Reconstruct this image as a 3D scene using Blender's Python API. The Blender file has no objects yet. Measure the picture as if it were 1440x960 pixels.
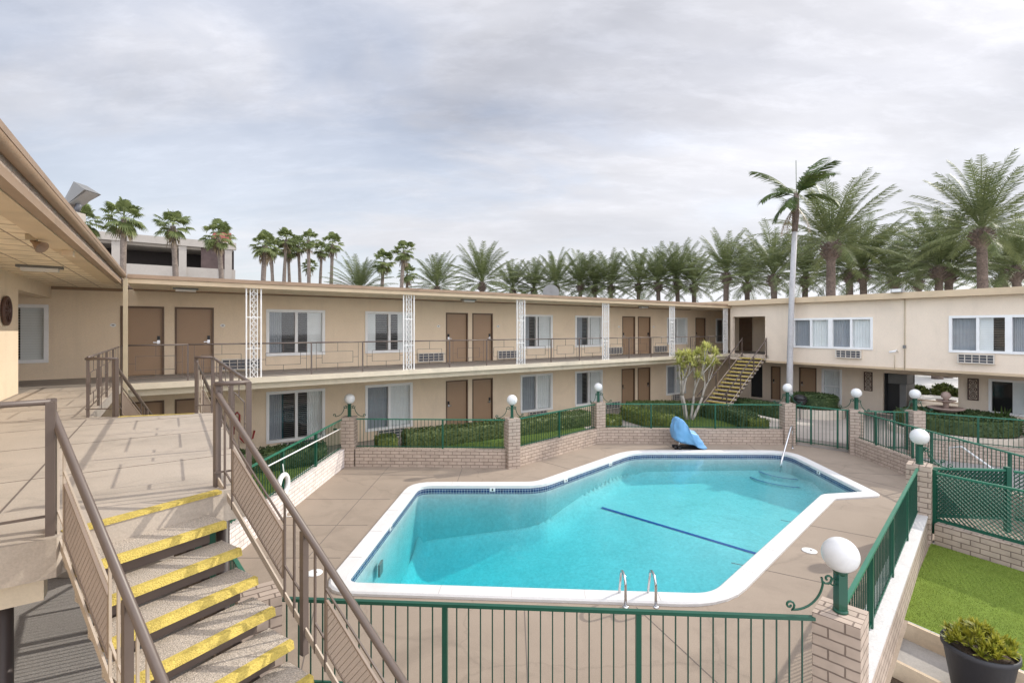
import bpy, math, random
from mathutils import Vector, Matrix, noise
RND = random.Random(11)
S = bpy.context.scene
COL = S.collection
TH = math.atan2(.571, .821)          # the motel is turned this far from the pool
CT, ST = math.cos(TH), math.sin(TH)
def W(u, v): return (u * CT - v * ST, u * ST + v * CT)
# ------------------------------------------------------------------ materials
def nd(nt, t, **kw):
    n = nt.nodes.new(t)
    for k, v in kw.items():
        if k in n.inputs: n.inputs[k].default_value = v
        else: setattr(n, k, v)
    return n
def newmat(name):
    m = bpy.data.materials.new(name); m.use_nodes = True
    nt = m.node_tree; b = nt.nodes['Principled BSDF']
    return m, nt, b
def c4(c): return (c[0], c[1], c[2], 1)
def mat(name, col, rough=.6, metal=0, var=.12, vs=3.0, fine=0, fs=60., bump=0, bs=40., spec=.4, dirt=0, ds=.8, streak=0, crack=0):
    """base colour with broad and fine noise variation, optional stains and bump"""
    m, nt, b = newmat(name); L = nt.links.new
    b.inputs['Roughness'].default_value = rough; b.inputs['Metallic'].default_value = metal
    b.inputs['Specular IOR Level'].default_value = spec
    tc = nd(nt, 'ShaderNodeTexCoord')
    n1 = nd(nt, 'ShaderNodeTexNoise', Scale=vs, Detail=5.0, Roughness=.6); L(tc.outputs['Object'], n1.inputs['Vector'])
    mr = nd(nt, 'ShaderNodeMapRange'); L(n1.outputs['Fac'], mr.inputs['Value'])
    mr.inputs['From Min'].default_value = .25; mr.inputs['From Max'].default_value = .75
    mr.inputs['To Min'].default_value = 1 - var; mr.inputs['To Max'].default_value = 1 + var
    val = mr.outputs[0]
    if fine:
        n2 = nd(nt, 'ShaderNodeTexNoise', Scale=fs, Detail=3.0, Roughness=.7); L(tc.outputs['Object'], n2.inputs['Vector'])
        m2 = nd(nt, 'ShaderNodeMapRange'); L(n2.outputs['Fac'], m2.inputs['Value'])
        m2.inputs['From Min'].default_value = .3; m2.inputs['From Max'].default_value = .7
        m2.inputs['To Min'].default_value = 1 - fine; m2.inputs['To Max'].default_value = 1 + fine
        mu = nd(nt, 'ShaderNodeMath', operation='MULTIPLY'); L(val, mu.inputs[0]); L(m2.outputs[0], mu.inputs[1]); val = mu.outputs[0]
    if dirt:
        n3 = nd(nt, 'ShaderNodeTexNoise', Scale=ds, Detail=8.0, Roughness=.65, Distortion=.6); L(tc.outputs['Object'], n3.inputs['Vector'])
        m3 = nd(nt, 'ShaderNodeMapRange'); L(n3.outputs['Fac'], m3.inputs['Value'])
        m3.inputs['From Min'].default_value = .5; m3.inputs['From Max'].default_value = .72
        m3.inputs['To Min'].default_value = 1; m3.inputs['To Max'].default_value = 1 - dirt
        mu = nd(nt, 'ShaderNodeMath', operation='MULTIPLY'); L(val, mu.inputs[0]); L(m3.outputs[0], mu.inputs[1]); val = mu.outputs[0]
    if streak:
        mp = nd(nt, 'ShaderNodeMapping'); mp.inputs['Scale'].default_value = (2.2, 2.2, .22); L(tc.outputs['Object'], mp.inputs[0])
        n4 = nd(nt, 'ShaderNodeTexNoise', Scale=1.0, Detail=6.0, Roughness=.7); L(mp.outputs[0], n4.inputs['Vector'])
        m4 = nd(nt, 'ShaderNodeMapRange'); L(n4.outputs['Fac'], m4.inputs['Value'])
        m4.inputs['From Min'].default_value = .52; m4.inputs['From Max'].default_value = .75; m4.inputs['To Min'].default_value = 1; m4.inputs['To Max'].default_value = 1 - streak
        mu = nd(nt, 'ShaderNodeMath', operation='MULTIPLY'); L(val, mu.inputs[0]); L(m4.outputs[0], mu.inputs[1]); val = mu.outputs[0]
    if crack:
        nw = nd(nt, 'ShaderNodeTexNoise', Scale=2.2, Detail=4.0); L(tc.outputs['Object'], nw.inputs['Vector'])
        wa = nd(nt, 'ShaderNodeVectorMath', operation='MULTIPLY_ADD'); L(nw.outputs['Color'], wa.inputs[0]); wa.inputs[1].default_value = (.5, .5, 0); L(tc.outputs['Object'], wa.inputs[2])
        vo = nd(nt, 'ShaderNodeTexVoronoi', feature='DISTANCE_TO_EDGE', Scale=.25); L(wa.outputs[0], vo.inputs['Vector'])
        m5 = nd(nt, 'ShaderNodeMapRange'); L(vo.outputs['Distance'], m5.inputs['Value'])
        m5.inputs['From Min'].default_value = .0; m5.inputs['From Max'].default_value = .006; m5.inputs['To Min'].default_value = 1 - crack; m5.inputs['To Max'].default_value = 1
        mu = nd(nt, 'ShaderNodeMath', operation='MULTIPLY'); L(val, mu.inputs[0]); L(m5.outputs[0], mu.inputs[1]); val = mu.outputs[0]
    vm = nd(nt, 'ShaderNodeVectorMath', operation='SCALE'); vm.inputs[0].default_value = col; L(val, vm.inputs['Scale'])
    L(vm.outputs[0], b.inputs['Base Color'])
    if bump:
        nb = nd(nt, 'ShaderNodeTexNoise', Scale=bs, Detail=4.0); L(tc.outputs['Object'], nb.inputs['Vector'])
        bp = nd(nt, 'ShaderNodeBump', Strength=bump, Distance=.02); L(nb.outputs['Fac'], bp.inputs['Height']); L(bp.outputs[0], b.inputs['Normal'])
    return m
def brickmat(name, c1, c2, mortar, w, h, ms, rough=.8, bump=.6, offset=.5):
    m, nt, b = newmat(name); L = nt.links.new
    b.inputs['Roughness'].default_value = rough; b.inputs['Specular IOR Level'].default_value = .3
    uv = nd(nt, 'ShaderNodeUVMap'); uv.uv_map = 'UVMap'
    nz = nd(nt, 'ShaderNodeTexNoise', Scale=7.0, Detail=3.0); L(uv.outputs[0], nz.inputs['Vector'])
    ad = nd(nt, 'ShaderNodeVectorMath', operation='MULTIPLY_ADD'); L(nz.outputs['Color'], ad.inputs[0])
    ad.inputs[1].default_value = (.012 if bump > .3 else 0,) * 3; L(uv.outputs[0], ad.inputs[2])
    br = nd(nt, 'ShaderNodeTexBrick', Scale=1.0); br.offset = offset
    br.inputs['Color1'].default_value = c4(c1); br.inputs['Color2'].default_value = c4(c2); br.inputs['Mortar'].default_value = c4(mortar)
    br.inputs['Brick Width'].default_value = w; br.inputs['Row Height'].default_value = h
    br.inputs['Mortar Size'].default_value = ms; br.inputs['Mortar Smooth'].default_value = .3
    L(ad.outputs[0], br.inputs['Vector'])
    n2 = nd(nt, 'ShaderNodeTexNoise', Scale=4.0, Detail=8.0); L(uv.outputs[0], n2.inputs['Vector'])
    m2 = nd(nt, 'ShaderNodeMapRange'); L(n2.outputs['Fac'], m2.inputs['Value'])
    m2.inputs['From Min'].default_value = .3; m2.inputs['From Max'].default_value = .7; m2.inputs['To Min'].default_value = .86; m2.inputs['To Max'].default_value = 1.12
    sc = nd(nt, 'ShaderNodeVectorMath', operation='SCALE'); L(br.outputs['Color'], sc.inputs[0]); L(m2.outputs[0], sc.inputs['Scale'])
    L(sc.outputs[0], b.inputs['Base Color'])
    inv = nd(nt, 'ShaderNodeMath', operation='SUBTRACT'); inv.inputs[0].default_value = 1; L(br.outputs['Fac'], inv.inputs[1])
    bp = nd(nt, 'ShaderNodeBump', Strength=bump, Distance=.012); L(inv.outputs[0], bp.inputs['Height']); L(bp.outputs[0], b.inputs['Normal'])
    return m
def leafmat(name, c1, c2, scale=1.5, trans=.25):
    m, nt, b = newmat(name); L = nt.links.new
    b.inputs['Roughness'].default_value = .5; b.inputs['Specular IOR Level'].default_value = .35
    g = nd(nt, 'ShaderNodeNewGeometry')
    tc = nd(nt, 'ShaderNodeTexCoord'); n = nd(nt, 'ShaderNodeTexNoise', Scale=scale, Detail=4.0); L(tc.outputs['Object'], n.inputs['Vector'])
    ad = nd(nt, 'ShaderNodeMath', operation='ADD'); L(n.outputs['Fac'], ad.inputs[0])
    ms = nd(nt, 'ShaderNodeMath', operation='MULTIPLY_ADD'); L(g.outputs['Random Per Island'], ms.inputs[0]); ms.inputs[1].default_value = .5; ms.inputs[2].default_value = -.25
    L(ms.outputs[0], ad.inputs[1])
    mx = nd(nt, 'ShaderNodeMix'); mx.data_type = 'RGBA'; mx.inputs[6].default_value = c4(c1); mx.inputs[7].default_value = c4(c2); L(ad.outputs[0], mx.inputs[0])
    L(mx.outputs[2], b.inputs['Base Color'])
    tr = nd(nt, 'ShaderNodeBsdfTranslucent'); L(mx.outputs[2], tr.inputs['Color'])
    ms2 = nd(nt, 'ShaderNodeMixShader'); ms2.inputs[0].default_value = trans
    L(b.outputs[0], ms2.inputs[1]); L(tr.outputs[0], ms2.inputs[2]); L(ms2.outputs[0], nt.nodes['Material Output'].inputs[0])
    return m
def schlick(nt, f0, normal=None):
    L = nt.links.new; g = nd(nt, 'ShaderNodeNewGeometry'); d = nd(nt, 'ShaderNodeVectorMath', operation='DOT_PRODUCT')
    L(g.outputs['Incoming'], d.inputs[0]); L(normal or g.outputs['Normal'], d.inputs[1])
    a = nd(nt, 'ShaderNodeMath', operation='ABSOLUTE'); L(d.outputs['Value'], a.inputs[0])
    s_ = nd(nt, 'ShaderNodeMath', operation='SUBTRACT', use_clamp=True); s_.inputs[0].default_value = 1; L(a.outputs[0], s_.inputs[1])
    p = nd(nt, 'ShaderNodeMath', operation='POWER'); L(s_.outputs[0], p.inputs[0]); p.inputs[1].default_value = 5
    m = nd(nt, 'ShaderNodeMath', operation='MULTIPLY_ADD'); L(p.outputs[0], m.inputs[0]); m.inputs[1].default_value = 1 - f0; m.inputs[2].default_value = f0
    return m.outputs[0]
def glassmat(name, tint=(.88, .90, .90), f0=.055):
    m = bpy.data.materials.new(name); m.use_nodes = True; nt = m.node_tree; nt.nodes.clear(); L = nt.links.new
    o = nd(nt, 'ShaderNodeOutputMaterial'); t = nd(nt, 'ShaderNodeBsdfTransparent'); t.inputs[0].default_value = c4(tint)
    g = nd(nt, 'ShaderNodeBsdfGlossy', Roughness=.03)
    mx = nd(nt, 'ShaderNodeMixShader'); L(schlick(nt, f0), mx.inputs[0]); L(t.outputs[0], mx.inputs[1]); L(g.outputs[0], mx.inputs[2]); L(mx.outputs[0], o.inputs[0])
    return m
M = {}
M['stucco'] = mat('stucco', (.78, .64, .475), .9, var=.06, vs=.7, fine=.05, fs=35, bump=.35, bs=70, spec=.2, dirt=.10, ds=.6, streak=.07)
M['stucco_right'] = mat('stucco_right', (.79, .67, .54), .9, var=.06, vs=.7, fine=.05, fs=35, bump=.35, bs=70, spec=.2, dirt=.10, ds=.5, streak=.07)
M['soffit'] = brickmat('soffit_board', (.80, .68, .51), (.79, .67, .50), (.5, .38, .24), 1.22, .61, .004, .8, .1, 0)
M['fascia'] = mat('fascia_paint', (.30, .205, .135), .5, var=.1, vs=2, fine=.05, dirt=.25, ds=1.5)
M['fascia_light'] = mat('fascia_tan', (.58, .45, .30), .55, var=.07, vs=2, dirt=.15, ds=1.2)
M['roofing'] = mat('roof_gravel', (.42, .33, .27), .95, var=.15, fine=.25, fs=50, bump=.5)
M['slab'] = mat('slab_paint', (.66, .58, .45), .7, var=.08, fine=.05, dirt=.2, ds=1.5)
M['walk'] = mat('walkway_coating', (.31, .275, .24), .8, var=.12, fine=.1, dirt=.15)
M['landing'] = mat('landing_concrete', (.46, .40, .335), .8, var=.07, vs=1.4, fine=.1, fs=70, bump=.15, dirt=.22, ds=1.2, crack=.10)
M['door'] = mat('door_paint', (.355, .235, .145), .45, var=.06, vs=1.2)
M['door_frame'] = mat('door_frame_paint', (.135, .085, .055), .5)
M['white'] = mat('white_paint', (.80, .80, .79), .4, var=.05)
M['wrought'] = mat('white_iron', (.78, .77, .75), .45, var=.08)
M['dark'] = mat('dark_interior', (.03, .03, .032), .8)
M['black'] = mat('black_plastic', (.02, .02, .022), .35)
M['blind'] = mat('blind_slat', (.82, .83, .82), .5, var=.05)
M['blind_open'] = mat('blind_slat_open', (.26, .255, .25), .5, var=.1)
M['curtain'] = mat('curtain_grey', (.34, .36, .39), .8, var=.08)
M['curtain_teal'] = mat('curtain_teal', (.10, .27, .32), .8, var=.15)
M['glass'] = glassmat('window_glass')
M['ac'] = mat('ac_casing', (.62, .57, .50), .5)
M['metal'] = mat('steel', (.62, .62, .63), .22, 1, var=.05)
M['rail'] = mat('brown_rail_paint', (.125, .095, .08), .42, var=.1, vs=5, spec=.5)
M['rail_tan'] = mat('tan_rail_paint', (.46, .385, .31), .45, var=.1, vs=4)
M['meshp'] = mat('brown_mesh_paint', (.27, .21, .17), .5, var=.1)
M['yellow'] = mat('yellow_nosing_paint', (.62, .48, .115), .7, var=.12, vs=6, fine=.2, fs=90, bump=.6, bs=110, dirt=.42, ds=7)
M['aggregate'] = mat('exposed_aggregate', (.50, .435, .365), .9, var=.1, vs=4, fine=.55, fs=110, bump=.7, bs=120)
M['pan'] = mat('brown_riser', (.13, .10, .085), .55, var=.15)
M['column'] = mat('dark_brown_column', (.05, .038, .035), .45)
M['deck'] = mat('pool_deck', (.31, .25, .195), .85, var=.10, vs=.6, fine=.12, fs=70, bump=.15, bs=70, dirt=.28, ds=.6, crack=.13)
M['paving'] = mat('courtyard_concrete', (.40, .355, .315), .85, var=.08, vs=.6, fine=.08, fs=60, dirt=.16, ds=.8)
M['asphalt'] = mat('ground_asphalt', (.30, .285, .275), .9, var=.1, vs=.3, fine=.25, fs=60, bump=.3, dirt=.2, ds=.5)
M['joint'] = mat('joint_sealant', (.17, .14, .12), .9)
M['joint_light'] = mat('coping_joint', (.42, .40, .38), .9)
M['coping'] = mat('pool_coping', (.66, .65, .635), .7, var=.04, vs=2, fine=.06, fs=90, bump=.15, dirt=.10, ds=2)
M['plaster'] = mat('pool_plaster', (.54, .565, .58), .8, var=.07, vs=1.0, fine=.12, fs=13, dirt=.08, ds=1.2)
M['poolblue'] = mat('pool_stripe_blue', (.02, .07, .30), .5)
M['tile'] = brickmat('waterline_tile', (.012, .03, .11), (.02, .055, .17), (.42, .47, .52), .078, .075, .006, .2, .3, 0)
M['brick'] = brickmat('painted_slump_brick', (.475, .385, .315), (.43, .345, .28), (.20, .155, .125), .29, .108, .010)
M['brick_white'] = brickmat('whitewashed_brick', (.76, .70, .66), (.72, .65, .61), (.45, .39, .36), .29, .105, .009)
M['cap'] = mat('wall_cap', (.60, .58, .56), .8, var=.08, fine=.1, fs=40, bump=.4, bs=25, dirt=.15, ds=3)
M['green'] = mat('green_fence_paint', (.008, .078, .046), .35, var=.12, vs=3, spec=.5)
M['green_dark'] = mat('green_picket_paint', (.007, .056, .036), .4, var=.12, vs=3, spec=.4)
M['green_light'] = mat('green_fence_rail', (.02, .155, .095), .35, var=.15, vs=3, spec=.6)
M['lattice'] = mat('green_lattice_paint', (.009, .095, .058), .5, var=.1)
M['globe'] = mat('globe_acrylic', (.70, .70, .69), .3, var=.04, vs=4, dirt=.08, ds=6)
M['turf'] = mat('artificial_turf', (.20, .28, .05), .95, var=.13, vs=1.5, fine=.42, fs=120, bump=1.0, bs=160, spec=.1, dirt=.12, ds=2)
M['lawn'] = mat('lawn_grass', (.11, .17, .04), .95, var=.2, vs=2, fine=.45, fs=90, bump=1.0, bs=110, spec=.1, dirt=.2, ds=2)
M['soil'] = mat('soil', (.12, .085, .06), .95, fine=.4, fs=50, bump=.8)
M['step'] = mat('grey_step', (.40, .375, .345), .9, fine=.12, fs=60, dirt=.2, ds=3)
M['street'] = mat('street_paving', (.60, .585, .56), .85, var=.05, vs=.3, fine=.05)
M['board'] = mat('tan_step_board', (.62, .50, .36), .7, fine=.06, dirt=.2, ds=3)
M['pot'] = mat('charcoal_pot', (.035, .035, .04), .55, var=.1, fine=.1)
M['blade_turf'] = leafmat('turf_blade', (.12, .19, .03), (.36, .43, .09), 2, .25)
M['blade_lawn'] = leafmat('grass_blade', (.09, .15, .03), (.27, .33, .10), 2, .3)
M['hedge'] = leafmat('hedge_leaf', (.05, .085, .025), (.22, .26, .09), 4)
M['hedge_lime'] = leafmat('lime_hedge_leaf', (.06, .10, .02), (.26, .30, .075), 3)
M['juniper'] = leafmat('dark_hedge_leaf', (.03, .062, .022), (.12, .165, .06), 3)
M['date'] = leafmat('date_frond', (.055, .08, .03), (.24, .275, .115), .5, .3)
M['fan'] = leafmat('fan_frond', (.055, .09, .03), (.30, .34, .13), .6, .35)
M['king'] = leafmat('king_frond', (.03, .06, .02), (.12, .17, .04), .6, .25)
M['dead'] = leafmat('dry_frond', (.17, .125, .075), (.30, .235, .15), 1)
M['rosette'] = leafmat('rosette_leaf', (.26, .30, .06), (.78, .76, .30), 2, .4)
M['crotonleaf'] = leafmat('pot_leaf', (.06, .11, .012), (.55, .50, .06), 9, .3)
M['bark_date'] = mat('date_bark', (.15, .115, .095), .95, var=.3, vs=4, fine=.4, fs=14, bump=1, bs=12)
M['bark_fan'] = mat('fan_bark', (.19, .155, .13), .95, var=.25, vs=3, fine=.3, fs=12, bump=1, bs=10)
M['bark_grey'] = mat('grey_bark', (.46, .45, .45), .8, var=.12, vs=2, fine=.12, fs=20, bump=.3, dirt=.2, ds=2)
M['bark_light'] = mat('pale_bark', (.42, .38, .33), .9, var=.2, vs=5, fine=.15)
M['cover'] = mat('blue_cover_vinyl', (.17, .38, .64), .4, var=.1, vs=3)
M['redhose'] = mat('red_hose', (.30, .03, .025), .5)
M['garage'] = mat('garage_concrete', (.40, .365, .325), .9, var=.06, vs=.2, fine=.04, fs=5, dirt=.12, ds=.3)
M['garage_dark'] = mat('garage_interior', (.05, .042, .04), .9)
M['screen'] = mat('brown_screen', (.10, .07, .065), .9, var=.3, vs=1)
M['teal'] = mat('teal_glazing', (.16, .38, .42), .15, var=.15, vs=.3, spec=.8)
M['redwall'] = mat('red_cladding', (.32, .10, .085), .8)
M['stone'] = mat('fountain_stone', (.34, .25, .21), .8, var=.2, fine=.2)
M['cream'] = mat('cream_planter', (.62, .55, .46), .8, var=.08, dirt=.15)
M['lamp'] = mat('lamp_lens', (.75, .74, .72), .3)
M['lens_grey'] = mat('grey_lens', (.30, .30, .29), .2)
M['ornament'] = mat('bronze_ornament', (.085, .045, .035), .5)
M['beige_metal'] = mat('bone_metal', (.50, .42, .29), .5)
M['fixture'] = mat('grey_fixture', (.18, .18, .175), .4)
def watermat():
    m = bpy.data.materials.new('pool_water'); m.use_nodes = True; nt = m.node_tree; nt.nodes.clear(); L = nt.links.new
    o = nd(nt, 'ShaderNodeOutputMaterial'); t = nd(nt, 'ShaderNodeBsdfTransparent')
    g = nd(nt, 'ShaderNodeBsdfGlossy', Roughness=.015)
    tc = nd(nt, 'ShaderNodeTexCoord')
    mp = nd(nt, 'ShaderNodeMapping'); mp.inputs['Scale'].default_value = (1.6, 1.0, 1); L(tc.outputs['Object'], mp.inputs[0])
    n = nd(nt, 'ShaderNodeTexNoise', Scale=3.4, Detail=5.0, Roughness=.6, Distortion=.6); L(mp.outputs[0], n.inputs['Vector'])
    bp = nd(nt, 'ShaderNodeBump', Strength=.26, Distance=.05); L(n.outputs['Fac'], bp.inputs['Height']); L(bp.outputs[0], g.inputs['Normal'])
    mx = nd(nt, 'ShaderNodeMixShader'); L(schlick(nt, .02, bp.outputs[0]), mx.inputs[0]); L(t.outputs[0], mx.inputs[1]); L(g.outputs[0], mx.inputs[2]); L(mx.outputs[0], o.inputs['Surface'])
    va = nd(nt, 'ShaderNodeVolumeAbsorption', Density=.42); va.inputs['Color'].default_value = (0.0, .885, .92, 1); L(va.outputs[0], o.inputs['Volume'])
    return m
M['water'] = watermat()
# ------------------------------------------------------------------ mesh builder
ORG = {}
class MB:
    def __init__(s, fr=(0, 0, 0, 0)):
        s.v = []; s.f = []; s.uv = []; s.sm = []; s.mi = []; s.fr = fr; s.cur = 0
        s.c, s.s = math.cos(fr[3]), math.sin(fr[3])
    def w(s, p):
        return (s.fr[0] + p[0] * s.c - p[1] * s.s, s.fr[1] + p[0] * s.s + p[1] * s.c, s.fr[2] + p[2])
    def add(s, pts, faces, smooth=False, uvs=None):
        b = len(s.v); s.v += [s.w(p) for p in pts]
        for i, f in enumerate(faces):
            s.f.append([b + k for k in f]); s.sm.append(smooth); s.mi.append(s.cur)
            if uvs: s.uv.append(uvs[i]); continue
            p0, p1, p2 = pts[f[0]], pts[f[1]], pts[f[2]]
            a = [p1[k] - p0[k] for k in range(3)]; c = [p2[k] - p0[k] for k in range(3)]
            n = (abs(a[1] * c[2] - a[2] * c[1]), abs(a[2] * c[0] - a[0] * c[2]), abs(a[0] * c[1] - a[1] * c[0]))
            if n[2] >= n[0] and n[2] >= n[1]: s.uv.append([(pts[k][0], pts[k][1]) for k in f])
            elif n[0] >= n[1]: s.uv.append([(pts[k][1], pts[k][2]) for k in f])
            else: s.uv.append([(pts[k][0], pts[k][2]) for k in f])
        return s
    BF = [(0, 3, 2, 1), (4, 5, 6, 7), (0, 1, 5, 4), (1, 2, 6, 5), (2, 3, 7, 6), (3, 0, 4, 7)]
    def box(s, x0, x1, y0, y1, z0, z1):
        return s.add([(x0, y0, z0), (x1, y0, z0), (x1, y1, z0), (x0, y1, z0), (x0, y0, z1), (x1, y0, z1), (x1, y1, z1), (x0, y1, z1)], MB.BF)
    def hexa(s, p): return s.add(p, MB.BF)
    def bar(s, p, q, w, h=None, up=(0, 0, 1)):
        h = h or w; p = Vector(p); q = Vector(q); d = (q - p).normalized(); up = Vector(up)
        if abs(d.dot(up)) > .98: up = Vector((1, 0, 0))
        a = d.cross(up).normalized() * (w / 2); b = a.cross(d).normalized() * (h / 2)
        return s.add([tuple(x) for x in (p - a - b, p + a - b, p + a + b, p - a + b, q - a - b, q + a - b, q + a + b, q - a + b)], MB.BF)
    def tube(s, pts, r, n=8, closed=False, taper=None):
        P = [Vector(p) for p in pts]; N = len(P); ring = []; a = None
        for i, p in enumerate(P):
            if closed: d = P[(i + 1) % N] - P[i - 1]
            else: d = P[min(i + 1, N - 1)] - P[max(i - 1, 0)]
            d.normalize()
            if a is None: a = d.cross(Vector((0, 0, 1)) if abs(d.z) < .9 else Vector((1, 0, 0)))
            a = (a - d * a.dot(d)).normalized(); b = d.cross(a)
            rr = r if taper is None else (taper[i] if isinstance(taper, (list, tuple)) else r + (taper - r) * i / (N - 1))
            ring += [tuple(p + a * (rr * math.cos(2 * math.pi * k / n)) + b * (rr * math.sin(2 * math.pi * k / n))) for k in range(n)]
        fs = []
        for i in range(N if closed else N - 1):
            j = (i + 1) % N
            fs += [(i * n + k, i * n + (k + 1) % n, j * n + (k + 1) % n, j * n + k) for k in range(n)]
        if not closed: fs += [tuple(range(n - 1, -1, -1)), tuple((N - 1) * n + k for k in range(n))]
        return s.add(ring, fs, True)
    def prism(s, poly, z0, z1):
        n = len(poly); pts = [(x, y, z0) for x, y in poly] + [(x, y, z1) for x, y in poly]
        s.add(pts, [tuple(range(n - 1, -1, -1)), tuple(range(n, 2 * n))])
        t = 0; fs = []; uvs = []
        for i in range(n):
            j = (i + 1) % n; l = math.dist(poly[i], poly[j])
            fs.append((i, j, n + j, n + i)); uvs.append([(t, z0), (t + l, z0), (t + l, z1), (t, z1)]); t += l
        return s.add(pts, fs, False, uvs)
    def lathe(s, prof, c=(0, 0, 0), n=20, smooth=True):
        pts = [(c[0] + r * math.cos(2 * math.pi * k / n), c[1] + r * math.sin(2 * math.pi * k / n), c[2] + z) for r, z in prof for k in range(n)]
        fs = [(i * n + k, i * n + (k + 1) % n, (i + 1) * n + (k + 1) % n, (i + 1) * n + k) for i in range(len(prof) - 1) for k in range(n)]
        if prof[0][0] > 1e-4: fs.append(tuple(range(n - 1, -1, -1)))
        if prof[-1][0] > 1e-4: fs.append(tuple((len(prof) - 1) * n + k for k in range(n)))
        return s.add(pts, fs, smooth)
    def sphere(s, c, r, n=24, m=14, zs=1):
        return s.lathe([(max(r * math.sin(math.pi * i / m), 1e-5), -r * zs * math.cos(math.pi * i / m)) for i in range(m + 1)], c, n)
    def loft(s, rows, smooth=True, cap=True):
        n = len(rows[0]); pts = [p for r in rows for p in r]
        fs = [(i * n + k, i * n + (k + 1) % n, (i + 1) * n + (k + 1) % n, (i + 1) * n + k) for i in range(len(rows) - 1) for k in range(n)]
        if cap: fs += [tuple(range(n - 1, -1, -1)), tuple((len(rows) - 1) * n + k for k in range(n))]
        return s.add(pts, fs, smooth)
    def build(s, name, m, parent=None, loc=None):
        me = bpy.data.meshes.new(name)
        o = bpy.data.objects.new(name, me); COL.objects.link(o)
        org = ORG[parent.name] if parent else Vector(loc or (0, 0, 0))
        me.from_pydata([(x - org[0], y - org[1], z - org[2]) for x, y, z in s.v], [], s.f)
        for k in (m if isinstance(m, list) else [m]): me.materials.append(M[k])
        me.polygons.foreach_set('use_smooth', s.sm)
        if len(set(s.mi)) > 1: me.polygons.foreach_set('material_index', s.mi)
        uvl = me.uv_layers.new(name='UVMap'); flat = []
        for u in s.uv:
            for a in u: flat += [a[0], a[1]]
        uvl.data.foreach_set('uv', flat)
        me.update()
        if parent: o.parent = parent
        else: o.location = org
        ORG[o.name] = org
        return o
def tag(o, label=None, cat=None, group=None, kind=None):
    if label: o['label'] = label
    if cat: o['category'] = cat
    if group: o['group'] = group
    if kind: o['kind'] = kind
    return o
def thing(name, label, cat, loc, group=None):
    o = bpy.data.objects.new(name, None); COL.objects.link(o); o.location = loc; o.empty_display_size = .2
    ORG[o.name] = Vector(loc); return tag(o, label, cat, group)
def copy_tree(o, parent=None):
    c = o.copy(); COL.objects.link(c); c.parent = parent
    for ch in o.children: copy_tree(ch, c)
    return c
def struct(name, mb, m): return tag(mb.build(name, m), kind='structure')
BL = (0, 0, 0, TH)      # building frame: x = along the back wing, y = away from it
# ------------------------------------------------------------------ facade pieces
def facade(mb, P, a0, a1, z0, z1, holes, depth=.16):
    A = sorted({a0, a1, *[h[0] for h in holes], *[h[1] for h in holes]}); Z = sorted({z0, z1, *[h[2] for h in holes], *[h[3] for h in holes]})
    A = [a for a in A if a0 <= a <= a1]; Z = [z for z in Z if z0 <= z <= z1]
    pts = [P(a, z, 0) for z in Z for a in A]; n = len(A); fs = []
    for j in range(len(Z) - 1):
        for i in range(n - 1):
            ca, cz = (A[i] + A[i + 1]) / 2, (Z[j] + Z[j + 1]) / 2
            if any(h[0] < ca < h[1] and h[2] < cz < h[3] for h in holes): continue
            fs.append((j * n + i, j * n + i + 1, (j + 1) * n + i + 1, (j + 1) * n + i))
    mb.add(pts, fs)
    for h in holes:
        q = [(h[0], h[2]), (h[1], h[2]), (h[1], h[3]), (h[0], h[3])]
        mb.add([P(a, z, 0) for a, z in q] + [P(a, z, -depth) for a, z in q], [(i, (i + 1) % 4, 4 + (i + 1) % 4, 4 + i) for i in range(4)])
def pbox(mb, P, a0, a1, z0, z1, n0, n1):
    mb.hexa([P(a0, z0, n0), P(a1, z0, n0), P(a1, z0, n1), P(a0, z0, n1), P(a0, z1, n0), P(a1, z1, n0), P(a1, z1, n1), P(a0, z1, n1)])
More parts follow.
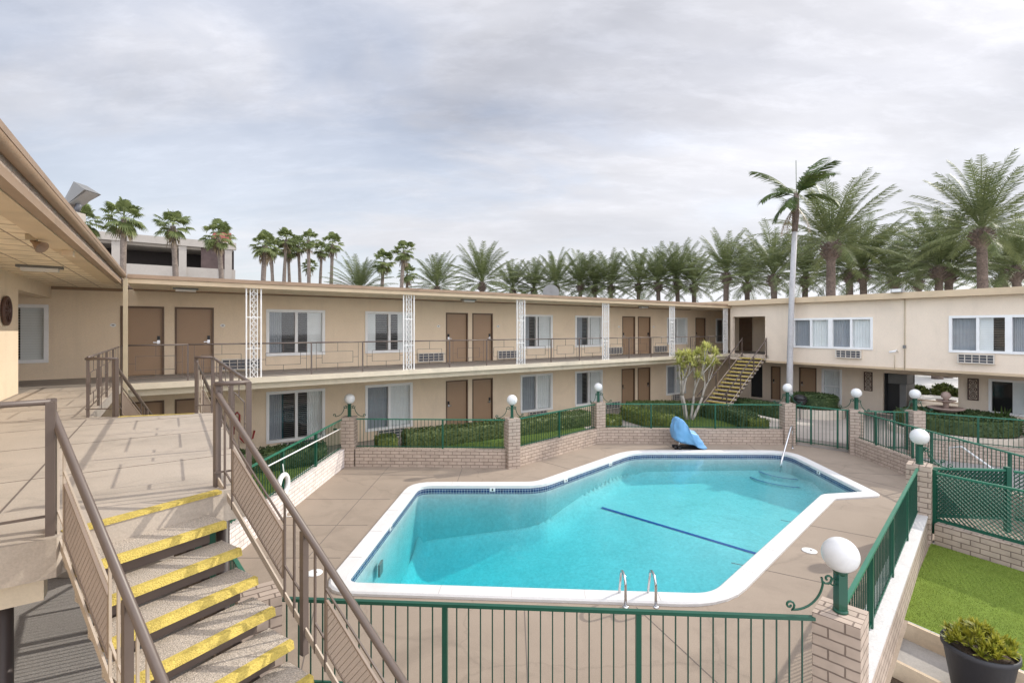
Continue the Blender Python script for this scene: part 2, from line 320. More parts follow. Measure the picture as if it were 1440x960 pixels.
def window(par, fr, P, a0, a1, z0, z1, segs, rows=1, label=None):
    f = MB(fr); t = .075
    pbox(f, P, a0 - .02, a1 + .02, z1 - t, z1 + .02, -.12, .03); pbox(f, P, a0 - .02, a1 + .02, z0 - .02, z0 + t, -.12, .045)
    pbox(f, P, a0 - .02, a0 + t, z0 + t, z1 - t, -.12, .03); pbox(f, P, a1 - t, a1 + .02, z0 + t, z1 - t, -.12, .03)
    if rows == 2: pbox(f, P, a0 + t, a1 - t, (z0 + z1) / 2 - .03, (z0 + z1) / 2 + .03, -.1, .0)
    else: pbox(f, P, (a0 + a1) / 2 - .045, (a0 + a1) / 2 + .045, z0 + t, z1 - t, -.11, .012)
    w = f.build('window', 'white', par)
    if label: w['label'] = label
    g = MB(fr); y = -.055
    g.add([P(a0 + t, z0 + t, y), P(a1 - t, z0 + t, y), P(a1 - t, z1 - t, y), P(a0 + t, z1 - t, y)], [(0, 1, 2, 3)])
    g.build('glass_pane', 'glass', w)
    r = MB(fr); b = -.75
    q = [(a0, z0), (a1, z0), (a1, z1), (a0, z1)]
    r.add([P(a, z, -.125) for a, z in q] + [P(a, z, b) for a, z in q], [(4, 5, 6, 7)] + [(i, (i + 1) % 4, 4 + (i + 1) % 4, 4 + i) for i in range(4)])
    r.build('room_interior', 'dark', w)
    L = a1 - a0 - 2 * t
    for kind, s0, s1 in segs:
        x0, x1 = a0 + t + L * s0, a0 + t + L * s1; m = MB(fr)
        if kind in ('grey', 'teal', 'sheer'):
            k = 14; pts = []
            for i in range(k + 1):
                xx = x0 + (x1 - x0) * i / k; nn = -.13 - .018 * (i % 2)
                pts += [P(xx, z0 + t, nn), P(xx, z1 - t, nn)]
            m.add(pts, [(2 * i, 2 * i + 2, 2 * i + 3, 2 * i + 1) for i in range(k)])
            m.build('curtain', {'grey': 'curtain', 'teal': 'curtain_teal', 'sheer': 'blind'}[kind], w)
        else:
            n = int((z1 - z0 - 2 * t) / .066); hh = (z1 - z0 - 2 * t) / n
            for i in range(n):
                zc = z0 + t + hh * (i + .5)
                if kind == 'white': c, d_, zz = .036, .006, hh * .49
                else: c, d_, zz = .03, .028, hh * .24
                m.add([P(x0, zc - zz, -.10 - d_), P(x1, zc - zz, -.10 - d_), P(x1, zc + zz, -.10 + d_ - .02), P(x0, zc + zz, -.10 + d_ - .02)], [(0, 1, 2, 3)])
            m.build('slat_blind', 'blind' if kind == 'white' else 'blind_open', w)
    return w
SH1 = [('grey', 0, .24), ('open', .24, .5), ('open', .5, .72), ('white', .72, 1)]
SH2 = [('white', 0, .2), ('open', .2, .5), ('open', .5, .72), ('white', .72, 1)]
SH3 = [('grey', 0, .5), ('sheer', .5, 1)]
SH4 = [('grey', 0, .3), ('open', .3, .5), ('open', .5, .62), ('white', .62, 1)]
def door(par, fr, P, a0, a1, z0, z1, hside=1):
    m = MB(fr); pbox(m, P, a0 + .05, a1 - .05, z0 + .01, z1 - .05, -.11, -.06)
    d = m.build('door', 'door', par)
    f = MB(fr); pbox(f, P, a0, a0 + .055, z0, z1, -.15, .012); pbox(f, P, a1 - .055, a1, z0, z1, -.15, .012); pbox(f, P, a0 + .055, a1 - .055, z1 - .055, z1, -.15, .012)
    f.build('door_frame', 'door_frame', d)
    h = MB(fr); ax = a1 - .14 if hside > 0 else a0 + .14
    pbox(h, P, ax - .035, ax + .035, z0 + .93, z0 + 1.03, -.06, -.03); pbox(h, P, ax - .13 * (hside > 0) - .0, ax + .13 * (hside < 0), z0 + .955, z0 + .98, -.03, -.005)
    h.build('door_handle', 'metal', d)
    k = MB(fr); pbox(k, P, ax - .035, ax + .035, z0 + 1.035, z0 + 1.16, -.06, -.02); k.build('key_reader', 'black', d)
    return d
def aircon(par, fr, P, a0, a1, z0, z1, out=.10):
    m = MB(fr); t = .035
    pbox(m, P, a0, a1, z0, z0 + t, 0, out); pbox(m, P, a0, a1, z1 - t, z1, 0, out); pbox(m, P, a0, a0 + t, z0 + t, z1 - t, 0, out); pbox(m, P, a1 - t, a1, z0 + t, z1 - t, 0, out)
    for i in range(1, 5):
        x = a0 + (a1 - a0) * i / 5; pbox(m, P, x - .012, x + .012, z0 + t, z1 - t, out * .55, out * .8)
    for j in (1, 2):
        z = z0 + (z1 - z0) * j / 3; pbox(m, P, a0 + t, a1 - t, z - .009, z + .009, out * .5, out * .75)
    a = m.build('air_conditioner', 'ac', par)
    g = MB(fr); pbox(g, P, a0 + t, a1 - t, z0 + t, z1 - t, .004, out * .42); g.build('vent_grille', 'screen_metal' if 'screen_metal' in M else 'black', a)
M['screen_metal'] = mat('vent_slats', (.10, .105, .12), .45, var=.3, vs=30)
def plate(par, fr, P, a, z):
    m = MB(fr); c = P(a, z, 0)
    pts = []
    for n in (0, .02):
        for k in range(16):
            an = 2 * math.pi * k / 16; pts.append(P(a + .07 * math.cos(an), z + .05 * math.sin(an), n))
    m.add(pts, [tuple(range(16, 32))] + [(k, (k + 1) % 16, 16 + (k + 1) % 16, 16 + k) for k in range(16)])
    o = m.build('room_number_plate', 'white', par)
    d = MB(fr); pbox(d, P, a - .03, a + .03, z - .014, z + .014, .02, .024); d.build('plate_numerals', 'door_frame', o)
def ceiling_light(par, fr, u, v, z, L=1.1, along='u'):
    m = MB(fr); hx, hy = (L / 2, .1) if along == 'u' else (.1, L / 2)
    m.box(u - hx, u + hx, v - hy, v + hy, z - .045, z); o = m.build('ceiling_light', 'fixture', par)
    d = MB(fr); hx, hy = (L / 2 - .06, .085) if along == 'u' else (.085, L / 2 - .06)
    d.box(u - hx, u + hx, v - hy, v + hy, z - .10, z - .046); d.build('diffuser', 'lamp', o)
# ------------------------------------------------------------------ BACK WING
PB = lambda a, z, n: (a, 18.12 - n, z)
bw = thing('motel_wing', 'long two storey beige motel wing with railed balcony behind the pool', 'building', (*W(-1, 15.5), 0))
UPW = [(-4.6, -2.74, SH1), (2.63, 4.48, SH1), (5.96, 7.8, SH2), (13.08, 14.93, SH4), (16.41, 18.26, SH4), (23.5, 25.35, SH4), (28.3, 30.1, SH1)]
DRU = [(-1.2, -.16, 1), (.1, 1.12, 1), (9.29, 10.33, -1), (10.54, 11.58, 1), (19.76, 20.77, -1), (21.0, 22.04, 1), (26.19, 27.2, -1)]
LOW = [(2.63, 4.48, [('grey', 0, .24), ('teal', .24, .27), ('open', .27, .72), ('sheer', .72, 1)]), (5.96, 7.8, SH3), (13.08, 14.93, SH3), (16.41, 18.26, SH4), (23.42, 25.2, SH3)]
DRL = [(-1.2, -.16, -1), (.1, 1.12, 1), (9.29, 10.33, -1), (10.54, 11.58, 1), (19.71, 20.75, -1), (20.98, 22.02, 1)]
holes = [(a, b, 3.28, 4.81) for a, b, _ in UPW] + [(a, b, 2.8, 4.84) for a, b, _ in DRU] + [(a, b, .36, 2.05) for a, b, _ in LOW] + [(a, b, .02, 2.03) for a, b, _ in DRL]
m = MB(BL); facade(m, PB, -9, 31, 0, 5.33, holes)
m.add([(-9, 18.12, 0), (-9, 27, 0), (31, 27, 0), (31, 18.12, 0), (-9, 18.12, 5.33), (-9, 27, 5.33), (31, 27, 5.33), (31, 18.12, 5.33)], [(0, 1, 5, 4), (1, 2, 6, 5), (2, 3, 7, 6)])
m.build('wall', 'stucco', bw)
for a, b, s in UPW: window(bw, BL, PB, a, b, 3.28, 4.81, s)
for a, b, s in LOW: window(bw, BL, PB, a, b, .36, 2.05, s, label='ground floor window with a teal curtain edge' if a < 3 else None)
for a, b, h in DRU: door(bw, BL, PB, a, b, 2.8, 4.84, h)
for a, b, h in DRL: door(bw, BL, PB, a, b, .02, 2.03, h)
for a, b in ((1.32, 2.44), (8.03, 9.16), (11.8, 12.92), (18.62, 19.7), (22.3, 23.4)): aircon(bw, BL, PB, a, b, 2.85, 3.21)
for a, b in ((3.06, 4.14), (6.4, 7.5), (13.5, 14.58), (18.48, 19.54), (23.88, 24.94)): aircon(bw, BL, PB, a, b, .0, .36)
for a in (-1.36, 1.36, 8.95, 11.85, 19.5, 22.3): plate(bw, BL, PB, a, 4.28)
m = MB(BL); m.box(-1.0, 25.48, 15.48, 18.118, 2.66, 2.8); m.build('balcony_slab', 'walk', bw)
m = MB(BL); m.box(-1.02, 25.47, 15.43, 15.478, 2.655, 2.81); m.box(-.9, 25.47, 15.62, 15.8, 2.47, 2.655); m.build('balcony_edge', 'slab', bw)
m = MB(BL); m.box(-.98, 25.46, 15.8, 18.115, 2.55, 2.656); m.build('balcony_underside', 'slab', bw)
m = MB(BL); m.box(-.9, 25.95, 15.45, 27.5, 5.375, 5.50); r = m.build('roof', 'roofing', bw)
m = MB(BL); m.box(-.9, 25.9, 15.5, 18.115, 5.33, 5.374); m.build('soffit', 'soffit', r)
m = MB(BL); m.box(-.88, 25.98, 15.36, 15.448, 5.43, 5.53); m.build('gutter', 'fascia', r)
m = MB(BL); m.box(-.88, 25.94, 15.40, 15.447, 5.31, 5.425); m.build('fascia_board', 'fascia_light', r)
m = MB(BL); m.box(-.88, 25.4, 17.9, 18.1, 5.285, 5.33); m.build('eave_trim', 'fascia', r)
for u, v in ((.35, 16.7), (9.6, 16.8), (19.9, 16.8)): ceiling_light(bw, BL, u, v, 5.328, .6)
for k in range(6):                       # white wrought iron posts
    u = 1.92 + 4.64 * k; m = MB(BL); v = 15.5; z0, z1 = 2.8, 5.33
    for dx, t in ((-.185, .035), (.185, .035), (-.09, .022), (.09, .022)): m.box(u + dx - t / 2, u + dx + t / 2, v - t / 2, v + t / 2, z0, z1)
    m.box(u - .21, u + .21, v - .03, v + .03, z0, z0 + .012)
    for z in (3.62, 4.5): m.box(u - .18, u + .18, v - .01, v + .01, z - .012, z + .012)
    n = 15; h = (z1 - z0) / n
    for i in range(n):
        zc = z0 + h * (i + .5); pts = []
        for s_ in (-1, 1):
            pts = [(u + s_ * (.078 - .07 * math.sin(math.pi * j / 6)), v, zc - h / 2 + h * j / 6) for j in range(7)]
            m.tube(pts, .009, 5)
        m.tube([(u + .03 * math.cos(q), v, zc + h / 2 + .04 * math.sin(q)) for q in [2 * math.pi * j / 8 for j in range(8)]], .007, 5, True)
    m.build('ornamental_post', 'wrought', bw)
def balcony_rail(par, fr, p, q, z0, zt, mname='rail', r=.018, post=True, thin=.011, simple=False):
    """one section of railing: top rail, end post, a floating rectangle held by short stubs"""
    p = Vector((*p, 0)); q = Vector((*q, 0)); L = (q - p).length
    X = lambda t, z: tuple(p + (q - p) * t + Vector((0, 0, z)))
    m = MB(fr)
    m.tube([X(0, zt), X(1, zt)], .02, 8); m.bar(X(0, z0 + .13), X(1, z0 + .13), thin * 1.4)
    m.bar(X(0, z0 - .05), X(0, zt), r * 2)
    if not simple:
        a, b, zb, zu = .20, .80, z0 + .33, z0 + .68
        for s_, e in (((a, zb), (b, zb)), ((b, zb), (b, zu)), ((b, zu), (a, zu)), ((a, zu), (a, zb)), ((.09, z0 + .13), (.09, zt)), ((.91, z0 + .13), (.91, zt)),
                      ((.5, z0 + .13), (.5, zb)), ((.5, zu), (.5, zt)), ((.09, z0 + .5), (a, z0 + .5)), ((b, z0 + .5), (.91, z0 + .5))):
            m.bar(X(*s_), X(*e), thin)
    else:
        n = max(2, int(L / .30))
        for i in range(1, n): m.bar(X(i / n, z0 + .13), X(i / n, zt), thin)
    return m.build('balcony_railing', mname, par)
us = [-1.0, .373] + [1.92 + 1.547 * k for k in range(16)]
for i in range(len(us) - 1): balcony_rail(bw, BL, (us[i], 15.53), (us[i + 1], 15.53), 2.8, 3.76)
# ------------------------------------------------------------------ LEFT WING
PL = lambda a, z, n: (-2.67 + n, a, z)
lw = thing('motel_wing', 'near beige motel wing with panelled soffit and sunlit corner wall beside the landing', 'building', (*W(-2.67, 4.4), 0))
m = MB(BL); facade(m, PL, -2, 14.6, 0, 5.33, [])
m.add([(-2.67, 14.6, 0), (-9, 14.6, 0), (-9, 14.6, 5.33), (-2.67, 14.6, 5.33), (-9, -2, 0), (-9, -2, 5.33), (-2.67, -2, 0), (-2.67, -2, 5.33)], [(0, 1, 2, 3), (1, 4, 5, 2), (4, 6, 7, 5)])
m.box(-2.95, -2.67, 14.602, 18.118, 5.01, 5.329); m.build('wall', 'stucco', lw)
m = MB(BL); m.box(-9.2, -1.0, 0, 18.2, 5.36, 5.49); m.box(-9.2, -.9, 18.2, 27.5, 5.36, 5.5); r = m.build('roof', 'roofing', lw)
m = MB(BL); m.box(-9, -1.12, 0, 18.118, 5.33, 5.358); m.build('soffit', 'soffit', r)
m = MB(BL)
for u in (-1.62, -2.12): m.box(u, u + .014, 0, 18.1, 5.3255, 5.331)
for k in range(30): m.box(-2.66, -1.35, .3 + .61 * k, .314 + .61 * k, 5.327, 5.3315)
m.build('soffit_seam', 'fascia', r)
m = MB(BL); m.tube([(-.96, 0, 5.47), (-.96, 15.4, 5.47)], .055, 10); m.box(-1.0, -.9, 0, 15.36, 5.475, 5.53); m.build('gutter', 'fascia', r)
m = MB(BL); m.box(-1.10, -1.0, 0, 15.4, 5.28, 5.475); m.build('fascia_board', 'fascia', r)
m = MB(BL); m.box(-1.34, -1.102, 0, 15.45, 5.27, 5.331); m.build('eave_trim', 'fascia_light', r)
m = MB(BL); m.box(-2.66, -1.12, 18.06, 18.117, 5.25, 5.33); m.build('eave_trim', 'fascia', r)
m = MB(BL); m.box(-.96, -.87, 15.3, 15.39, 0, 5.42); m.build('corner_post', 'beige_metal', lw)
m = MB(BL); m.box(-9, -1.005, 14.602, 18.117, 2.62, 2.8); m.box(-2.668, -1.02, 10.2, 14.6, 2.62, 2.8); m.build('corner_walkway', 'walk', lw)
m = MB(BL)
m.prism([(-2.668, 4.38), (-.62, 4.38), (-.60, 4.44), (.37, 4.84), (.62, 4.84), (.62, 9.40), (.33, 9.53), (-.69, 9.86), (-1.0, 10.05), (-1.0, 10.199), (-2.668, 10.199)], 2.54, 2.8)
m.build('landing_slab', 'landing', lw)
m = MB(BL); m.box(-2.6, -1.05, 10.2, 15.3, 2.801, 2.804); m.build('walkway_topping', 'landing', lw)
m = MB(BL)
for v in (6.2, 7.8, 9.2): m.box(-2.6, .6, v, v + .009, 2.8, 2.8025)
for v in (11.4, 13.0, 14.5): m.box(-2.55, -1.08, v, v + .009, 2.804, 2.8065)
m.box(-1.06, -1.045, 4.5, 9.8, 2.8, 2.8025); m.build('floor_joint', 'joint', lw)
m = MB(BL); m.bar((-.60, 4.47, 2.794), (.34, 4.86, 2.794), .085, .024); m.build('landing_nosing', 'yellow', lw)
m = MB(BL); m.bar((-.67, 9.82, 2.794), (.31, 9.50, 2.794), .07, .024); m.build('landing_nosing', 'yellow', lw)
for u, v in ((-.92, 4.62), (-.9, 9.6), (.4, 5.3), (.45, 9.1)):
    m = MB(BL); m.tube([(u, v, -.35), (u, v, 2.54)], .055, 12); m.build('support_column', 'column', lw)
m = MB(BL); m.box(-2.6, -.7, 4.5, 4.62, 2.36, 2.539); m.box(-1.0, -.86, 4.62, 9.9, 2.36, 2.539); m.build('slab_beam', 'slab', lw)
for u, v, L in ((-1.96, 12.3, .62), (-1.96, 5.0, .62)): ceiling_light(lw, BL, u, v, 5.328, L)
def horn(u, v, z, s):
    m = MB(BL); m.lathe([(.03, 0), (.035, .05), (.10, .20), (.105, .21), (.09, .205), (.02, .06)], (0, 0, 0), 14)
    rot = Matrix.Rotation(math.radians(125), 4, 'Y')
    W0 = [rot @ Vector(p) * s for p in m.v]; n = MB(BL)
    n.v = []; c, s2 = math.cos(TH), math.sin(TH)
    # lathe was stored in world axes already; place it under the soffit
    x, y = W(u, v); n.v = [(p.x + x, p.y + y, p.z + z) for p in W0]; n.f, n.uv, n.sm, n.mi = m.f, m.uv, m.sm, m.mi
    o = n.build('soffit_floodlight', 'fascia', lw)
    b = MB(BL); b.box(u - .05, u + .05, v - .05, v + .05, z, 5.33); b.build('mount', 'beige_metal', o)
horn(-1.40, 8.3, 5.26, .75)
m = MB(BL); m.box(-1.24, -1.12, 9.1, 9.3, 5.19, 5.27); m.build('junction_box', 'fascia_light', lw)
m = MB(BL); m.tube([(-2.62, 9, 5.0), (-2.62, 12.6, 5.0), (-2.62, 12.9, 4.94)], .025, 8); m.build('conduit_pipe', 'beige_metal', lw)
balcony_rail(lw, BL, (-.66, 4.46), (-1.6, 4.46), 2.8, 3.69, simple=True, r=.024)
balcony_rail(lw, BL, (-1.6, 4.46), (-2.6, 4.46), 2.8, 3.69, simple=True, r=.024)
for v0, v1 in ((4.97, 6.5), (6.5, 8.0), (8.0, 9.40)): balcony_rail(lw, BL, (.575, v0), (.575, v1), 2.8, 3.70, r=.02)
balcony_rail(lw, BL, (.575, 4.97), (.31, 4.97), 2.8, 3.70, simple=True, r=.022)
balcony_rail(lw, BL, (.56, 9.42), (.32, 9.52), 2.8, 3.71, simple=True, r=.02)
balcony_rail(lw, BL, (-.69, 9.84), (-1.09, 10.05), 2.8, 3.71, simple=True, r=.022)
for k in range(4): balcony_rail(lw, BL, (-1.06, 10.05 + 1.36 * k), (-1.06, 11.41 + 1.36 * k), 2.8, 3.73, r=.02)
# wheel ornament and red hose on the walls
x, y = W(-2.66, 13.5); t = thing('wheel_ornament', 'round brown wagon wheel ornament hung on the sunlit corner wall', 'wall ornament', (x, y, 4.53))
F = (x, y, 4.53, TH); m = MB(F); m.tube([(.03, .26 * math.cos(a), .26 * math.sin(a)) for a in [2 * math.pi * k / 28 for k in range(28)]], .035, 8, True); m.build('wheel_rim', 'ornament', t)
m = MB(F)
for k in range(8):
    a = math.pi * k / 4; m.bar((.03, .05 * math.cos(a), .05 * math.sin(a)), (.03, .24 * math.cos(a), .24 * math.sin(a)), .025)
m.build('spoke', 'ornament', t); m = MB(F); m.sphere((.03, 0, 0), .06, 12, 8); m.build('hub', 'ornament', t)
# ------------------------------------------------------------------ RIGHT WING
PR = lambda a, z, n: (25.5 - n, a, z)
PRL = lambda a, z, n: (28.6 - n, a, z)
rw = thing('motel_wing', 'plain beige two storey motel wing with overhanging upper floor and drive-through passage', 'building', (*W(28.6, 8), 0))
RWW = [(10.42, 12.1, SH3), (8.72, 10.38, SH3), (4.44, 6.1, [('grey', 0, .5), ('white', .5, .78), ('open', .78, 1)]), (2.75, 4.4, SH1), (-2.5, -.5, SH3)]
m = MB(BL)
FL = lambda s: [(k, 1 - b, 1 - a) for k, a, b in s]
facade(m, PR, -8, 15.44, 2.5, 5.44, [(a, b, 3.26, 4.67) for a, b, _ in RWW] + [(13.5, 15.3, 2.8, 4.83)], .2)
m.add([(25.5, -8, 2.5), (36, -8, 2.5), (36, -8, 5.44), (25.5, -8, 5.44), (36, 24, 2.5), (36, 24, 5.44)], [(0, 1, 2, 3), (1, 4, 5, 2)])
m.box(25.5, 28.6, -8, 13.4, 2.42, 2.5); m.build('wall', 'stucco_right', rw)
for a, b, s in RWW: window(rw, BL, PR, a, b, 3.26, 4.67, FL(s))
for a, b in ((9.12, 10.15), (4.78, 5.84)): aircon(rw, BL, PR, a, b, 2.84, 3.2, .14)
lo = [(12.35, 13.25, .1, 2.05), (14.25, 14.8, .1, 2.0), (11.15, 12.07, .25, 2.04), (6.55, 9.35, .05, 2.02), (3.2, 5.55, .6, 2.03), (15.3, 16.05, .1, 2.05), (13.62, 13.8, .1, 2.0)]
m = MB(BL); facade(m, PRL, -8, 18.12, 0, 2.42, lo, .2)
m.box(28.8, 31, 9.36, 9.5, 0, 2.42); m.box(31, 35.9, 10.8, 10.94, 0, 2.42); m.box(28.8, 36, 6.4, 6.54, 0, 2.42)
facade(m, lambda a, z, n: (36 - n, a, z), -8, 24, 0, 2.5, [(6.6, 10.7, .05, 2.3)], .1); m.box(28.602, 36, -8, 18, 2.43, 2.49)
m.build('lower_wall', 'stucco_right', rw)
door(rw, BL, PRL, 12.35, 13.25, .1, 2.05, 1); door(rw, BL, PRL, 14.25, 14.8, .1, 2.0, 1); door(rw, BL, PRL, 13.62, 13.8, .1, 2.0)
window(rw, BL, PRL, 11.15, 12.07, .25, 2.04, [('sheer', 0, 1)], 2); window(rw, BL, PRL, 3.2, 5.55, .6, 2.03, [('grey', 0, .16), ('open', .2, .45), ('white', .55, .72)])
m = MB(BL); m.box(28.75, 28.8, 15.3, 16.05, .1, 2.05); m.build('dark_doorway', 'dark', rw)
m = MB(BL)
m.box(25.72, 25.76, 13.5, 15.3, 2.8, 2.81); m.box(29.3, 29.4, 12.5, 18.1, 2.8, 5.3); m.box(25.7, 29.3, 13.2, 13.3, 2.8, 5.3); m.box(25.7, 29.3, 13.3, 18.1, 5.29, 5.33); m.build('upper_passage', 'stucco_right', rw)
m = MB(BL); m.box(25.5, 29.3, 13.3, 18.11, 2.62, 2.799); m.build('passage_floor', 'walk', rw)
m = MB(BL); m.box(29.2, 29.29, 16.3, 17.1, 2.81, 4.84); m.build('passage_door', 'door_frame', rw)
m = MB(BL); m.box(25.25, 36.5, -9, 18.3, 5.52, 5.66); r = m.build('roof', 'roofing', rw)
m = MB(BL); m.box(25.14, 25.247, -9, 18.3, 5.44, 5.70); m.build('fascia_board', 'fascia_light', r)
m = MB(BL); m.box(25.25, 25.497, -9, 15.35, 5.44, 5.518); m.build('soffit', 'fascia_light', r)
m = MB(BL); m.box(25.47, 25.497, -8, 13.45, 2.42, 2.52); m.build('drip_edge', 'fascia_light', rw)
m = MB(BL); m.box(29.0, 30.0, 8.5, 9.3, .06, 1.5); m.build('ice_machine', 'black', rw)
m = MB(BL); m.box(29.05, 29.95, 8.52, 9.28, 1.5, 1.95); m.box(28.85, 29.0, 8.5, 8.75, .3, 1.5); m.build('vending_cabinet', 'fixture', rw)
m = MB(BL); m.box(28.78, 30.4, 9.3, 9.358, 0, 2.4); m.box(30.2, 30.24, 8.56, 9.3, .0, 2.4); m.build('passage_lining', 'dark', rw)
m = MB(BL); m.tube([(25.47, 7.55, 2.45), (25.47, 7.55, 5.5)], .018, 6); m.tube([(25.47, 7.9, 2.45), (25.47, 7.9, 3.05)], .01, 6); m.build('conduit_pipe', 'beige_metal', rw)
m = MB(BL); m.box(25.41, 25.47, 7.5, 7.6, 3.35, 3.48); m.build('junction_box', 'fixture', rw)
x, y = W(25.3, 7.7); t = thing('floodlight', 'grey wall floodlight clamped to the eave of the plain beige wing', 'floodlight', (x, y, 5.7)); F = (x, y, 5.7, TH)
m = MB(F); m.box(-.28, .0, -.2, .2, .0, .16); m.build('lamp_housing', 'fixture', t); m = MB(F); m.box(-.285, -.28, -.17, .17, .02, .14); m.build('lens', 'lamp', t)
m = MB(F); m.tube([(-.1, 0, 0), (.0, -.05, -.12), (.14, -.15, -.2)], .02, 6); m.build('bracket', 'fixture', t)
x, y = W(25.48, 7.8); t = thing('security_camera', 'small white security camera on the plain beige wall near conduit', 'security camera', (x, y, 3.2)); F = (x, y, 3.2, TH)
m = MB(F); m.tube([(0, 0, 0), (-.12, 0, .08), (-.2, .05, .05)], .02, 6); m.build('mount', 'white', t); m = MB(F); m.tube([(-.18, 0, .03), (-.3, .2, -.02)], .045, 10); m.build('body', 'white', t)
for i, (v, lab) in enumerate(((9.95, 'bronze scrollwork wall panel beside the ground floor window and dark vending recess'), (6.05, 'bronze scrollwork wall panel beside the drive-through opening near the fountain'))):
    x, y = W(28.59, v); t = thing('scroll_panel', lab, 'wall ornament', (x, y, 1.55), 'bronze scroll panels on the wall'); F = (x, y, 1.55, TH)
    m = MB(F); hw, hh = .18, .47
    for a0, a1, b0, b1 in ((-hw, hw, hh - .04, hh), (-hw, hw, -hh, -hh + .04), (-hw, -hw + .04, -hh, hh), (hw - .04, hw, -hh, hh)): m.box(-.05, -.01, a0, a1, b0, b1)
    m.build('panel_frame', 'ornament', t); m = MB(F)
    for k in range(3):
        zc = -.29 + .29 * k
        for r_ in (.11, .05): m.tube([(-.03, r_ * math.cos(a), zc + r_ * math.sin(a)) for a in [2 * math.pi * j / 14 for j in range(14)]], .016, 5, True)
        m.bar((-.03, -.14, zc + .145), (-.03, .14, zc + .145), .02)
    m.build('scroll', 'ornament', t)
# ------------------------------------------------------------------ STAIRS
def stairs(label, ou, ov, ang, Wd, n, z0, h, run, mesh_panels=True, cat='stairs', rails=(1, 1), railmat='rail', toff=.02, ix=-.02):
    x, y = W(ou, ov); fr = (x, y, 0, TH + ang)
    t = thing('exterior_staircase', label, cat, (x, y, z0 - n * h))
    for i in range(1, n):
        z = z0 - h * i; y1 = run * i + toff; y0 = y1 - .30
        m = MB(fr); m.box(ix, Wd + .02, y0, y1 - .055, z - .06, z); tr = m.build('tread', 'aggregate', t)
        m = MB(fr); m.hexa([(ix - .003, y1 - .055, z - .058), (Wd + .023, y1 - .055, z - .058), (Wd + .023, y1, z - .05), (ix - .003, y1, z - .05), (ix - .003, y1 - .055, z + .003), (Wd + .023, y1 - .055, z + .003), (Wd + .023, y1 - .012, z + .003), (ix - .003, y1 - .012, z + .003)])
        m.build('nosing', 'yellow', tr)
        m = MB(fr); m.box(ix + .08, Wd - .06, y1 - .12, y1 - .10, z - .158, z - .061); m.box(ix + .12, ix + .15, y0 + .02, y1 - .12, z - .14, z - .061); m.box(Wd - .13, Wd - .10, y0 + .02, y1 - .12, z - .14, z - .061)
        m.build('riser_bracket', 'pan', tr)
    L = run * n
    Zl = lambda yy: z0 - h / run * yy
    for xx in (ix + .18, Wd - .16):
        m = MB(fr); m.hexa([(xx - .03, 0, z0 - .40), (xx + .03, 0, z0 - .40), (xx + .03, L, Zl(L) - .40), (xx - .03, L, Zl(L) - .40), (xx - .03, 0, z0 - .16), (xx + .03, 0, z0 - .16), (xx + .03, L, Zl(L) - .16), (xx - .03, L, Zl(L) - .16)])
        m.build('stringer', 'pan', t)
    for side, xx in ((0, -.035), (1, Wd + .035)):
        if not rails[side]: continue
        m = MB(fr); m.tube([(xx, -.02, z0 + .86), (xx, 0.02, z0 + .80), (xx, L, Zl(L) + .80)], .026, 10); hr = m.build('handrail', railmat, t)
        m = MB(fr); m.bar((xx, 0, z0 + .07), (xx, L, Zl(L) + .07), .012, .05); m.build('bottom_bar', 'rail_tan', hr)
        yy = 0.0
        while yy < L:
            m = MB(fr); m.bar((xx, yy, Zl(yy) - .12), (xx, yy, z0 + .9 if yy < .01 else Zl(yy) + .79), .045); m.build('post', railmat, hr)
            if not mesh_panels:
                yy += 1.2; continue
            m = MB(fr)
            for q in (.13, .25, 1.0, 1.12): m.bar((xx, yy + q, Zl(yy + q) + .03), (xx, yy + q, Zl(yy + q) + .79), .014)
            m.bar((xx, yy + .13, Zl(yy + .13) + .25), (xx, yy + .25, Zl(yy + .25) + .25), .012); m.bar((xx, yy + .25, Zl(yy + .25) + .62), (xx, yy + 1.0, Zl(yy + 1.0) + .62), .012); m.bar((xx, yy + 1.0, Zl(yy + 1.0) + .3), (xx, yy + 1.24, Zl(yy + 1.24) + .3), .012)
            m.build('baluster', 'rail_tan' if side else railmat, hr)
            a, b = yy + .265, yy + .985; m = MB(fr); k = -h / run
            C = lambda q, w_: (xx, a + (b - a) * q, Zl(a + (b - a) * q) + .19 + .36 * w_)
            NN = 24
            for sgn, sh in ((1, .27), (-1, 1.06)):
                for j in range(-int(sh * NN), NN):
                    q0, w0, q1, w1 = j / NN, 0., j / NN + sh, 1.
                    if q0 < 0: w0 = -q0 / sh; q0 = 0
                    if q1 > 1: w1 = (1 - j / NN) / sh; q1 = 1
                    if q1 <= q0: continue
                    if sgn < 0: w0, w1 = 1 - w0, 1 - w1
                    m.bar(C(q0, w0), C(q1, w1), .004, .0042, (1, 0, 0))
            for c0, c1 in ((C(0, 0), C(1, 0)), (C(1, 0), C(1, 1)), (C(1, 1), C(0, 1)), (C(0, 1), C(0, 0))): m.bar(c0, c1, .018, .014)
            m.build('mesh_panel', 'meshp', hr); yy += 1.24
    return t
aA = math.atan2(-.385, -.923)
stairs('wide exterior stair with yellow nosings and speckled treads, closest to the pool deck', .30, 4.99, aA, 1.02, 18, 2.8, .1625, .2225, toff=.24, ix=.12)
stairs('stair hidden beyond the landing edge with thin brown handrails going down to the grass', -.69, 9.86, math.atan2(-.296, .955), 1.05, 17, 2.8, .17, .24)
stairs('distant open stair with yellow step edges under the covered corner of the courtyard', 25.45, 13.45, math.radians(90), 1.25, 16, 2.8, .172, .25, False)
